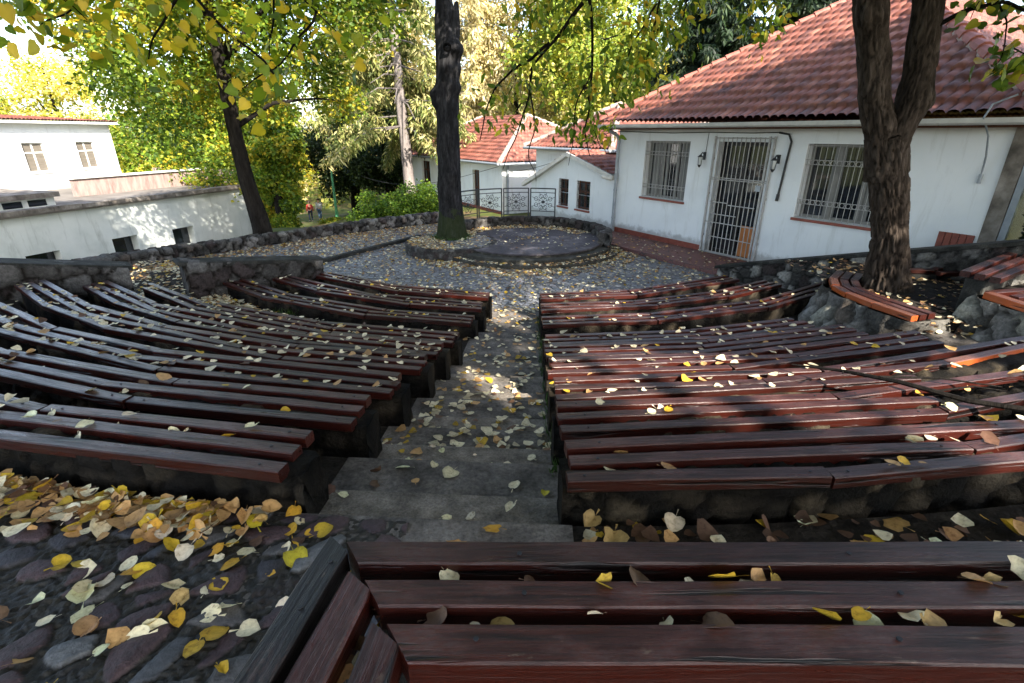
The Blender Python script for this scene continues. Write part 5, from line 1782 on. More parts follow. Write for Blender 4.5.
# --- left leaning tree beyond the rubble wall
lt = [(-7.42, 15.2, -.7), (-7.45, 15.2, .3), (-7.62, 15.15, 1.6), (-7.66, 15.1, 3.0), (-7.66, 15.1, 4.4), (-7.75, 15.1, 6.4), (-7.8, 15.1, 9.0)]
broad_tree("leaning_tree", "dark leaning trunk with a wide green and yellow crown behind the rubble wall", (-7.5, 15.2, -.4), lt, [.40, .29, .235, .21, .195, .16, .1], M['bark_left'],
           (-7.9, 15.6, 6.1), (4.6, 3.6, 3.7), 120, 46000, .135, G_GREEN, [.8, 2, 2.8, 2.6, 1.5, .7], 31, clump=.85, keep=lambda c: ~((np.abs(c[:, 0] + 7.66) < 1.0) & (c[:, 1] < 15.6) & (c[:, 2] < 5.2)), nlimb=16, limb_r=.075,
           trunk_kw=dict(seg=48, ring=.06, ridge=.10, freq=10, plates=.5, thin=.86), squash=.85, clump_tone=.45)

# --- near linden on the left, trunk outside the picture, sprays hang into the top left corner
nl = empty("overhanging_linden", (-6.3, .8, 1.4), "linden whose broad yellow green leaves hang into the top left corner", "tree")
bark_tube([(-6.3, .8, 1.2), (-6.3, .85, 3.0), (-6.2, .9, 5.2), (-6.0, 1.0, 8.5)], [.34, .28, .23, .12], M['bark_left'], "trunk", nl, seg=40, ring=.1, seed=41)
paths = [
    ([(-6.2, .9, 5.0), (-4.8, 2.0, 5.6), (-3.4, 3.3, 5.2), (-2.55, 3.6, 4.55), (-2.2, 3.65, 4.05), (-1.85, 3.7, 3.55), (-1.55, 3.7, 3.25)], .022, .5, 2.0),
    ([(-2.35, 3.65, 4.2), (-2.45, 3.7, 3.85), (-2.75, 3.7, 3.6), (-3.0, 3.7, 3.5)], .012, .1, 1.6),
    ([(-2.0, 3.7, 3.75), (-2.25, 3.7, 3.5), (-2.35, 3.7, 3.3)], .01, .1, 1.1),
    ([(-3.4, 3.3, 5.1), (-2.4, 3.7, 4.7), (-1.8, 3.8, 4.2), (-1.45, 3.9, 3.8), (-1.1, 4.0, 3.45)], .012, .4, 1.9),
    ([(-1.5, 3.9, 3.9), (-1.6, 3.9, 3.55), (-1.65, 3.9, 3.3)], .009, .1, 1.2),
    ([(-4.4, 2.3, 5.5), (-3.4, 2.9, 4.7), (-2.95, 3.2, 3.95), (-2.75, 3.4, 3.5)], .011, .5, 1.9),
    ([(-4.6, 2.1, 5.4), (-3.6, 2.6, 4.5), (-2.75, 3.2, 3.95), (-2.45, 3.4, 3.5)], .011, .5, 1.6),
    ([(-2.6, 3.6, 4.6), (-2.2, 3.5, 4.3), (-1.9, 3.5, 4.05)], .012, .2, 1.6),
    ([(-2.2, 3.8, 4.6), (-1.4, 4.0, 4.35), (-1.0, 4.1, 4.05), (-.85, 4.1, 3.8)], .014, .35, 1.1),
    ([(-1.3, 3.95, 3.65), (-1.55, 3.9, 3.35), (-1.9, 3.85, 3.15)], .009, .2, .9),
    ([(-3.0, 3.2, 4.0), (-2.7, 3.3, 3.75), (-2.45, 3.3, 3.55)], .009, .2, .9)]
cen, _ = spray(nl, M['bark_left'], paths, 30, .1, None, None, 25, spread=.11, nm="hanging_branches")
near_leaves("hanging_leaves", cen, .078, [(.09, .16, .014), (.17, .25, .018), (.32, .36, .025), (.52, .44, .03), (.64, .46, .04)], [1.6, 2.6, 2.8, 2.4, 1.8], nl, 26, shape='heart', droop=.55)  # leaf colours raised to look sunlit while the sprays hang in shade
rr = np.random.default_rng(10)
cc = np.array((-4.2, -.2, 9.0)) + rr.normal(size=(60, 3)) * (2.6, 2.3, 1.3)
cc = cc[(cc[:, 2] > 6.6)]
cc = np.vstack([cc, np.array((-1.6, 4.3, 9.3)) + rr.normal(size=(46, 3)) * (2.0, 1.7, .9)])  # unseen crown extension, added to shade the leaning trunk and yard
leaf_cloud("crown", cc, 1.1, 36000, .22, G_GREEN, [1, 2, 2, 2, 2, 1.4], nl, M['leaf'], 79)

# --- unseen trees added round the view: they throw shade over seats, roof and walls
for i, (x, y, zc, rx, lab) in enumerate([(7.0, -7.6, 9.0, 4.8, "added shade tree, unseen behind the viewer on the right"), (.8, -6.0, 9.2, 4.0, "added shade tree, unseen straight behind the viewer"),
                                         (11.0, 2.6, 9.3, 4.0, "added shade tree, unseen beyond the right edge near the house"),
                                         (-10.5, 6.0, 9.0, 3.6, "added shade tree, unseen left of the seats outside the boundary wall")]):
    broad_tree("shade_tree", lab, (x, y, 1.3), [(x, y, 1.0), (x, y, 4), (x + .2, y, 8), (x + .3, y, 11)], [.36, .3, .2, .08], M['bark_right'], (x, y, zc), (rx, rx, 2.6), 60, 24000, .26, G_GREEN, [1, 2, 2, 2, 1, .5], 60 + i,
               group="added shade trees out of view", clump=1.2, trunk_kw=dict(seg=20, ring=.2))

# --- park beyond the wall
TG = "trees of the park beyond the wall"
def gz(x, y): return float(terrain(np.array([x]), np.array([y]))[0])
def park_tree(x, y, h, rx, pal, wts, lab, seed, n=16000, size=.2, zlow=.15, tr=.25, bark='bark_left', sq=.85, ct_=.45, clump=None, rz=None):
    z = gz(x, y)
    zc = z + h * (zlow + 1) / 2
    broad_tree("park_tree", lab, (x, y, z), [(x, y, z - .3), (x + .1, y, z + h * .3), (x + .15, y, z + h * .6), (x + .2, y, z + h * .9)], [tr, tr * .8, tr * .55, .06], M[bark], (x, y, zc), (rx, rx * .8, rz or h * (1 - zlow) / 2), 70, n, size, pal, wts, seed,
               group=TG, clump=clump or rx * .3, nlimb=8, limb_r=tr * .3, trunk_kw=dict(seg=12, ring=.4), squash=sq, clump_tone=ct_, holes=False)
park_tree(-11.3, 25, 7.0, 1.5, G_GREEN, [1, 2, 3, 3, 1.5, .5], "bright green tree just right of the leaning trunk, behind the rubble wall", 81, 22000, .16, .05)
park_tree(-15.5, 30, 9, 3.8, G_GREEN, [1, 2, 3, 3, 2, .6], "leafy green tree over the far end of the flat roof", 82, 22000, .2, .1)
park_tree(-13.9, 29.5, 6.0, 1.5, [(.10, .16, .04), (.18, .26, .05), (.30, .36, .08), (.42, .44, .12)], [1, 2, 2, 1], "light green feathery small tree beside the lamp post", 83, 12000, .14, .02)
park_tree(-27, 42, 12, 5.0, G_GREEN, [1, 2, 3, 3, 1, .4], "broad fresh green tree behind the upper building", 84, 16000, .28, .1)
park_tree(-38, 46, 14, 4.4, G_YEL, [1, 2, 3, 3, 3], "pale golden tree behind the middle of the upper building's roof", 185, 14000, .28, .1)
park_tree(-47, 46, 15, 4.0, G_GREEN, [2, 3, 2, 1, 0, 0], "green tree at the far left edge behind the upper building", 85, 16000, .28, .1)
park_tree(-21, 40, 13, 4.5, G_GREEN, [1, 2, 3, 2, 1, .5], "tall green tree rising beyond the leaning trunk", 86, 16000, .26, .12)
park_tree(-13.2, 44, 7.6, 4.2, G_DARK, [2, 2, 2, 1], "dark spreading yew behind the lamp post", 87, 20000, .22, .22, .5, ct_=.3)
park_tree(-8.4, 36, 6.6, 3.0, G_DARK, [2, 2, 2, 1], "dark low yew with forked stems, left of the pale conifer trunk", 88, 18000, .2, .2, .4, ct_=.3)
park_tree(4.8, 38, 15, 4.2, [(.12, .18, .03), (.22, .30, .04), (.36, .42, .06), (.5, .5, .10), (.6, .52, .2)], [2, 3, 3, 2, 1], "sunlit yellow green tree above the small gabled annex", 89, 20000, .25, .2)
park_tree(.2, 44, 17, 4.6, G_BEIGE, [1, 2, 3, 2, 2], "straw coloured tree right of the dark scarred trunk", 90, 20000, .25, .15)
park_tree(-11, 52, 17, 5.5, G_BEIGE, [1, 2, 3, 3, 2], "tall pale golden tree behind the drooping conifer", 91, 18000, .3, .2)
park_tree(8.4, 46, 16, 4.5, [(.10, .16, .03), (.22, .30, .04), (.40, .46, .08)], [2, 2, 2], "bright lime tree touching the left edge of the tiled roof", 92, 16000, .26, .2)
conifer("drooping_conifer", "conifer with pale straight trunk and drooping straw coloured boughs", (-5.6, 29, -1.3), 17, .34, M['bark_pale'], 3.9, .26, 34000, .32, [(.10, .13, .03), (.20, .22, .06), (.33, .31, .11), (.46, .41, .18), (.07, .10, .02)], [2, 3, 3, 2, 2], 71, TG, lean=(-.5, 0), open_trunk=.95)
conifer("drooping_conifer", "second drooping conifer, farther back left of the pale trunk", (-10.5, 38, gz(-10.5, 38)), 18, .3, M['bark_pale'], 4.0, .3, 22000, .38, [(.10, .14, .03), (.22, .25, .07), (.36, .34, .12), (.48, .43, .2)], [2, 3, 3, 2], 72, TG)
conifer("drooping_conifer", "straw coloured conifer behind the red roofed house", (-2.4, 42, gz(-2.4, 42)), 19, .3, M['bark_pale'], 3.8, .2, 22000, .4, G_BEIGE, [1, 2, 3, 2, 1], 73, TG)
for i, (x, y, h, r_, lab) in enumerate([(11.5, 34, 16, 4.0, "dark evergreen behind the left slope of the tiled roof"), (16.5, 33, 18, 4.4, "dark evergreen behind the middle of the tiled roof"), (22, 31, 19, 4.6, "dark evergreen behind the right slope of the tiled roof"), (27, 26, 18, 4.5, "dark evergreen beyond the right end of the tiled roof"), (14, 39, 21, 4.6, "tall dark evergreen in the second row, above the roof's left slope"), (20, 40, 23, 5, "tall dark evergreen in the second row, above the roof's middle")]):
    conifer("dark_evergreen", lab, (x, y, gz(x, y)), h, .3, M['bark_left'], r_, .06, 34000, .46, [(.010, .022, .010), (.016, .034, .014), (.026, .05, .018), (.05, .075, .02)], [3, 3, 2, 1], 93 + i, TG, droop=.35, nwh=26)


def shrub(name, label, x, y, z, rx, ry, rz, n, size, pal, wts, seed, group=None, cat="shrub"):
    t = empty(name, (x, y, z), label, cat, group)
    rr = np.random.default_rng(seed)
    k = 26
    d = rr.normal(size=(k, 3)); d /= np.linalg.norm(d, axis=1)[:, None]; d[:, 2] = np.abs(d[:, 2])
    cen = np.array((x, y, z)) + d * np.array((rx, ry, rz)) * (rr.random(k) ** .4)[:, None]
    mb = MB()
    for c in cen[:14]: mb.tube([(x, y, z - .1), (np.array((x, y, z)) + c) / 2 + (0, 0, .1), c], [.03, .018, .006], 5)
    o = mb.build("stems", M['bark_left'], t)
    at = o.data.color_attributes.new("Col", 'FLOAT_COLOR', 'POINT'); at.data.foreach_set("color", np.ones(len(o.data.vertices) * 4, dtype=np.float32) * .7)
    leaf_cloud("foliage", cen, min(rx, ry) * .45, n, size, pal, wts, t, M['leaf'], seed, holes=False)
    return t


shrub("green_shrub", "dark leafy bush added to darken the sunlit wall beyond the white house's right corner", 8.35, 7.4, 1.2, .6, .6, 1.6, 9000, .12, G_DARK, [2, 2, 2, 1], 107, "shrubs behind the rubble wall")  # bush added to darken the sunlit end wall
LG = [(.05, .10, .012), (.08, .16, .016), (.13, .22, .02), (.2, .28, .03)]
shrub("green_shrub", "low spreading bright green shrub behind the wall, left of the dark trunk", -5.0, 20.3, gz(-5, 20.3), 1.5, .9, 1.15, 9000, .1, LG, [2, 3, 2, 1], 101, "shrubs behind the rubble wall")
shrub("green_shrub", "taller bright green shrub touching the dark trunk's left side", -3.5, 20.8, gz(-3.5, 20.8), .95, .9, 1.65, 8000, .1, LG, [2, 3, 2, 1], 102, "shrubs behind the rubble wall")
shrub("green_shrub", "small yellow green shrub at the foot of the feathery tree", -10.9, 24.5, gz(-10.9, 24.5), .8, .7, 1.0, 4000, .11, G_GREEN, [1, 2, 3, 3, 2, 0], 103, "shrubs behind the rubble wall")
shrub("green_shrub", "clipped olive green hedge below the lamp post", -11.2, 33.5, gz(-11.2, 33.5) - .3, 2.6, .6, .35, 6000, .12, G_GREEN, [1, 2, 3, 3, 2, 0], 104, "shrubs behind the rubble wall")

# far wooded slope closing the view
rr = np.random.default_rng(15)
N_ = 330
fx = rr.uniform(-110, 110, N_); fy = rr.uniform(62, 110, N_)
fz = terrain(fx, fy) + rr.uniform(1, 9, N_)
m_ = ~((fx < -34) & (fx / fy < -.66) & (fz > 3.5))
m_ &= ~((np.abs(fx / fy + .16) < .05) & (fz > 9))
cen = np.stack([fx, fy, fz], 1)[m_]
o = leaf_cloud("far_woods", cen, 4.2, 52000, .75, [(.12, .16, .03), (.24, .26, .05), (.42, .37, .10), (.54, .45, .18), (.60, .50, .28)], [2, 2, 2, 2, 1.5], None, M['leaf'], 16, holes=False, clump_tone=.6)
tag(o, "far wooded slope of green and golden trees closing the view", "woods", kind="stuff")

# ------------------------------------------------------------------ lamp post, cable, people
def lamp_post():
    x, y = -12.75, 37.5; z = gz(x, y)
    t = empty("street_lamp", (x, y, z), "slim green lamp post with a small slanted head in the lower park", "street lamp")
    mb = MB(); mb.tube([(x, y, z - .2), (x, y, z + .6)], [.14, .12], 10); mb.tube([(x, y, z + .5), (x + .02, y, z + 4.3)], [.095, .07], 10); mb.build("pole", M['lamp_green'], t)
    mb = MB(); mb.hexa([(x - .12, y - .15, z + 4.22), (x + .75, y - .12, z + 4.5), (x + .75, y + .12, z + 4.5), (x - .12, y + .15, z + 4.22), (x - .1, y - .1, z + 4.4), (x + .7, y - .08, z + 4.62), (x + .7, y + .08, z + 4.62), (x - .1, y + .1, z + 4.4)])
    mb.build("lamp_head", M['grey_metal'], t)


lamp_post()
mb = MB()
a, b = np.array((-12.6, 37.3, gz(-12.75, 37.5) + 3.9)), np.array((-.6, 23.6, 1.5))
mb.tube([a + (b - a) * u - (0, 0, 1.1 * math.sin(u * math.pi)) for u in np.linspace(0, 1, 16)], .012, 5)
tag(mb.build("overhead_cable", M['rubber']), "thin dark cable sagging from the lamp post to the farthest house", "cable")
mb = MB()
d3 = np.array((*HF.d, 0)); up = np.array((0, 0, 1.))
for k in range(3): mb.ring(HF.pt(-.42, .2 + .02 * k, 2.72), d3, up, .13 + .012 * k, .012, 16)
mb.tube([HF.pt(-.42, .2, 2.85), HF.pt(-.2, .1, 2.9), HF.pt(.05, .02, 2.92)], .012, 5)
mb.tube([np.array(HF.pt(-.5, .2, 2.7)) + (np.array((.2, 22.9, 1.35)) - np.array(HF.pt(-.5, .2, 2.7))) * u - (0, 0, .15 * math.sin(u * 3.14)) for u in np.linspace(0, 1, 8)], .01, 5)
tag(mb.build("coiled_cable", M['rubber']), "coil of black cable hanging at the near house's far eave corner", "cable")


def person(x, y, face, label, shirt, trousers, pack=None, hair=True):
    z = gz(x, y)
    t = empty("person", (x, y, z), label, "person")
    ca, sa = math.cos(face), math.sin(face)
    def W(px, py, pz): return Vector((px * ca - py * sa, px * sa + py * ca, pz))
    J = {'pel': (0, 0, .95, .13), 'chest': (0, 0, 1.3, .165), 'neck': (0, .01, 1.48, .06), 'h0': (0, .02, 1.56, .075), 'h1': (0, .02, 1.68, .098), 'h2': (0, .0, 1.75, .06),
         'sl': (-.19, 0, 1.42, .065), 'el': (-.26, -.02, 1.13, .047), 'wl': (-.24, .1, .9, .034), 'fl': (-.23, .14, .81, .03), 'sr': (.19, 0, 1.42, .065), 'er': (.26, -.03, 1.13, .047), 'wr': (.25, .05, .89, .034), 'fr': (.25, .08, .80, .03),
         'hl': (-.1, 0, .9, .095), 'kl': (-.11, .06, .5, .065), 'al': (-.11, -.02, .09, .045), 'tl': (-.12, .14, .04, .04), 'hr': (.1, 0, .9, .095), 'kr': (.11, -.02, .5, .065), 'ar': (.11, -.14, .1, .045), 'tr': (.12, .01, .04, .04)}
    E_ = [('pel', 'chest'), ('chest', 'neck'), ('neck', 'h0'), ('h0', 'h1'), ('h1', 'h2'), ('chest', 'sl'), ('sl', 'el'), ('el', 'wl'), ('wl', 'fl'), ('chest', 'sr'), ('sr', 'er'), ('er', 'wr'), ('wr', 'fr'), ('pel', 'hl'), ('hl', 'kl'), ('kl', 'al'), ('al', 'tl'), ('pel', 'hr'), ('hr', 'kr'), ('kr', 'ar'), ('ar', 'tr')]
    def skinned(nm, keys, edges, grow, mat):
        ks = list(keys)
        me = bpy.data.meshes.new(nm)
        me.from_pydata([W(*J[k][:3]) for k in ks], [(ks.index(a), ks.index(b)) for a, b in edges], [])
        o = link(nm, me, t, WLOC[t])
        md = o.modifiers.new("skin", 'SKIN'); md.use_smooth_shade = True
        sv = me.skin_vertices[0].data
        for i, k in enumerate(ks):
            r = J[k][3] + grow; sv[i].radius = (r, r * .85)
            sv[i].use_root = (i == 0)
        o.modifiers.new("sub", 'SUBSURF').levels = 1
        o.modifiers["sub"].render_levels = 2
        me.materials.append(mat)
        return o
    skinned("body", J.keys(), E_, 0, M['skin'])
    up_ = ['pel', 'chest', 'sl', 'el', 'wl', 'sr', 'er', 'wr']
    skinned("jacket", up_, [e for e in E_ if e[0] in up_ and e[1] in up_], .022, shirt)
    lo_ = ['pel', 'hl', 'kl', 'al', 'hr', 'kr', 'ar']
    skinned("trousers", lo_, [e for e in E_ if e[0] in lo_ and e[1] in lo_], .02, trousers)
    mb = MB()
    V = []
    th = np.linspace(0, 2 * math.pi, 13)[:-1]
    pts = []
    for k, (zz, r) in enumerate(((1.62, .105), (1.70, .118), (1.77, .10), (1.81, .05))):
        pts.append([W(r * math.cos(a), -.02 + r * 1.05 * math.sin(a) - (.03 if zz < 1.66 else 0), zz) for a in th])
    for ring in pts: V += ring
    F = [(i * 12 + j, i * 12 + (j + 1) % 12, (i + 1) * 12 + (j + 1) % 12, (i + 1) * 12 + j) for i in range(3) for j in range(12)] + [tuple(range(36, 48))]
    mb.add([v + WLOC[t] for v in V], F); mb.build("hair", M['hair'], t, smooth=True)
    for s_ in (-1, 1):
        mb = MB(); mb.box(-.05, .05, -.05, .16, 0, .08)
        mb.v = [tuple(W(p[0] + s_ * .115, p[1] + (0 if s_ < 0 else -.13), p[2]) + WLOC[t]) for p in mb.v]
        mb.build("shoe", M['rubber'], t, bevel=.02)
    if pack:
        mb = MB(); mb.box(-.16, .16, -.34, -.15, 1.02, 1.46); mb.v = [tuple(W(*p) + WLOC[t]) for p in mb.v]
        tag(mb.build("backpack", pack, None, bevel=.05), "dark backpack carried by the walker in the pale top", "backpack")


person(-16.4, 44, R(170), "walker in a pale top and jeans carrying a dark backpack in the lower park", M['cloth_white'], M['cloth_jean'], M['cloth_navy'])
person(-17.6, 45, R(20), "walker in a red top half hidden by foliage left of the backpacker", M['cloth_red'], M['cloth_navy'])

# ------------------------------------------------------------------ fallen leaves
def leaf_variant(seed, n=12):
    rr = np.random.default_rng(seed)
    out = np.array([(0, .06), (.2, -.03), (.42, .08), (.53, .34), (.46, .64), (.25, .88), (0, 1.02), (-.25, .88), (-.46, .64), (-.53, .34), (-.42, .08), (-.2, -.03)])
    out[:, 0] *= rr.uniform(.8, 1.1); out += rr.normal(0, .02, out.shape)
    out[:, 1] -= .45
    inner = out * .55
    fold = rr.choice([0, .1, .25, .7]) * rr.uniform(.6, 1.2); c1 = rr.uniform(-.15, .35); c2 = rr.uniform(-.2, .3); tw = rr.uniform(-.35, .35)
    if seed % 3 == 0: out += rr.normal(0, .05, out.shape)
    if seed % 4 == 1: out[2:5] *= rr.uniform(.55, .85); out[5:7] *= .85
    def zf(p):
        x, y = p[:, 0], p[:, 1]
        return np.abs(x) * fold + c1 * y * y + c2 * x * x * 1.5 + tw * x * y + .025 * np.sin(x * 11 + seed) * np.cos(y * 9)
    V2 = np.vstack([out, inner, [[0, 0]]])
    z = zf(V2); z -= z.min()
    V = np.column_stack([V2, z])
    k = len(out); F = []
    for j in range(k):
        a, b = j, (j + 1) % k
        F += [(a, b, k + b), (a, k + b, k + a), (k + a, k + b, 2 * k)]
    # stalk
    b0 = len(V)
    st = np.array([(0.012, .0 - .42, z[0]), (-.012, -.42, z[0]), (.05 + rr.uniform(-.15, .15), -.85, .03), (.03, -.85, .035)])
    V = np.vstack([V, st]); F += [(b0, b0 + 1, b0 + 3), (b0, b0 + 3, b0 + 2)]
    return V, np.array(F)


PALE, YEL, ORG, BRN = "pale cream", "bright yellow", "orange tan", "dry brown"
LEAFCOL = {PALE: (.74, .67, .46), YEL: (.56, .37, .03), ORG: (.50, .30, .12), BRN: (.13, .07, .04)}
NV = 14
VAR = [leaf_variant(200 + i) for i in range(NV)]
LMESH = {}
for cn, col in LEAFCOL.items():
    for i, (V, F) in enumerate(VAR):
        for s_ in range(2):
            rr_ = np.random.default_rng(i * 7 + s_ + len(cn))
            cvar = np.array(col) * rr_.uniform(.8, 1.15) * (1 + rr_.normal(0, .06, 3))
            cc_ = np.tile(cvar, (len(V), 1)); cc_[12:24] *= 1.08; cc_[:12] *= rr_.uniform(.75, 1.0)
            LMESH[(cn, i, s_)] = np_mesh("fallen_leaf", V, F, M['litter'], cc_)
    # a few darker leaves mixed in through s_

LAB = {
    'cob': "{} fallen leaf lying on the dark cobbles at the lower left",
    'pile': "{} fallen leaf in the drift behind the topmost left bench",
    'front': "{} fallen leaf caught between the planks of the foreground bench",
    'strip': "{} fallen leaf on the ground strip beyond the foreground bench",
    'aisle': "{} fallen leaf lying on the upper steps of the aisle",
    'b2L': "{} fallen leaf on the topmost bench left of the aisle",
    'b2R': "{} fallen leaf on the topmost bench right of the aisle",
    'b3R': "{} fallen leaf on the second bench down, right side",
    'b3L': "{} fallen leaf on the second bench down, left side"}
LRNG = np.random.default_rng(99)
NLEAF = 0


def put_leaf(x, y, z, reg, cn, size=None, tilt=.22):
    global NLEAF
    NLEAF += 1
    o = bpy.data.objects.new("fallen_leaf", LMESH[(cn, int(LRNG.integers(NV)), int(LRNG.integers(2)))])
    COL.objects.link(o)
    s = (size or LRNG.uniform(.055, .10)) * LRNG.choice([.5, .68, .78, .85, .95])
    o.location = (x, y, z + .003)
    o.scale = (s * LRNG.uniform(.8, 1.1), s * LRNG.uniform(.85, 1.15), s * LRNG.uniform(.4, 1.2))
    o.rotation_euler = (LRNG.normal(0, tilt), LRNG.normal(0, tilt), LRNG.uniform(0, 6.28))
    tag(o, LAB[reg].format(cn), "leaf", "fallen leaves near the camera")


def pick(wts):
    return [PALE, YEL, ORG, BRN][int(LRNG.choice(4, p=np.array(wts) / sum(wts)))]


# scattered on the cobbles
for _ in range(60):
    x = LRNG.uniform(-1.75, -.62); y = LRNG.uniform(.93, 1.58)
    put_leaf(x, y, 1.437, 'cob', pick([5, 3, .8, .5]), LRNG.uniform(.06, .095))
# drift
for _ in range(92):
    r = 12.32 + abs(LRNG.normal(0, .10)); a = LRNG.uniform(-11.9, -6.3)
    x, y = pol(r, a)
    if LRNG.random() < .25 and a > -7.4: continue
    z = 1.44 + LRNG.random() * .05 * max(0, 1 - (r - 12.33) / .25)
    put_leaf(x, y, z, 'pile', pick([3, 2, 6, .4]), LRNG.uniform(.06, .10), .38)
# foreground bench gaps
for y in (.962, .838):
    for _ in range(13):
        put_leaf(LRNG.uniform(-.28, 1.5), y + LRNG.normal(0, .012), 1.846 + LRNG.uniform(-.015, .02), 'front', pick([3, 2, 3, 2]), LRNG.uniform(.06, .09), .5)
for _ in range(7): put_leaf(LRNG.uniform(-.40, -.30), LRNG.uniform(.7, .9), 1.79 + LRNG.random() * .03, 'front', pick([1, 2, 2, 3]), .075, .5)
# strip beyond it
for _ in range(36):
    x = LRNG.uniform(.2, 2.2); y = LRNG.uniform(1.38, 1.62)
    if x < 1.2 and LRNG.random() < .35: continue
    put_leaf(x, y, 1.43 + LRNG.random() * .02, 'strip', pick([4, 1.6, 3, 2]), LRNG.uniform(.06, .10), .35)
# upper aisle
for _ in range(46):
    y = LRNG.uniform(1.42, 2.7); x = LRNG.uniform(XL(y) + .03, XR(y) - .03)
    r = math.hypot(x - CX, y - CY)
    put_leaf(x, y, aisle_z(r) + .006 if r < 12.29 else 1.432, 'aisle', pick([5, 1.5, 1.6, .6]), LRNG.uniform(.055, .09))
# on benches
for k, sd, n_, a0, a1 in ((2, 'L', 12, -13, -6.8), (2, 'R', 11, -.4, 9), (3, 'L', 8, -19, -7), (3, 'R', 8, 0, 15)):
    Rk, zz = ROWS[k]
    for _ in range(n_):
        g = LRNG.random() < .6
        dr = LRNG.choice([-.0625, .0625]) if g else LRNG.choice([-.125, 0, .125])
        x, y = pol(Rk + dr + LRNG.normal(0, .01), LRNG.uniform(a0, a1))
        put_leaf(x, y, zz + (-.025 if g else .003) + LRNG.random() * .012, f'b{k}{sd}', pick([6, 1.5, 2.5, 1]), LRNG.uniform(.055, .09), .45 if g else .2)

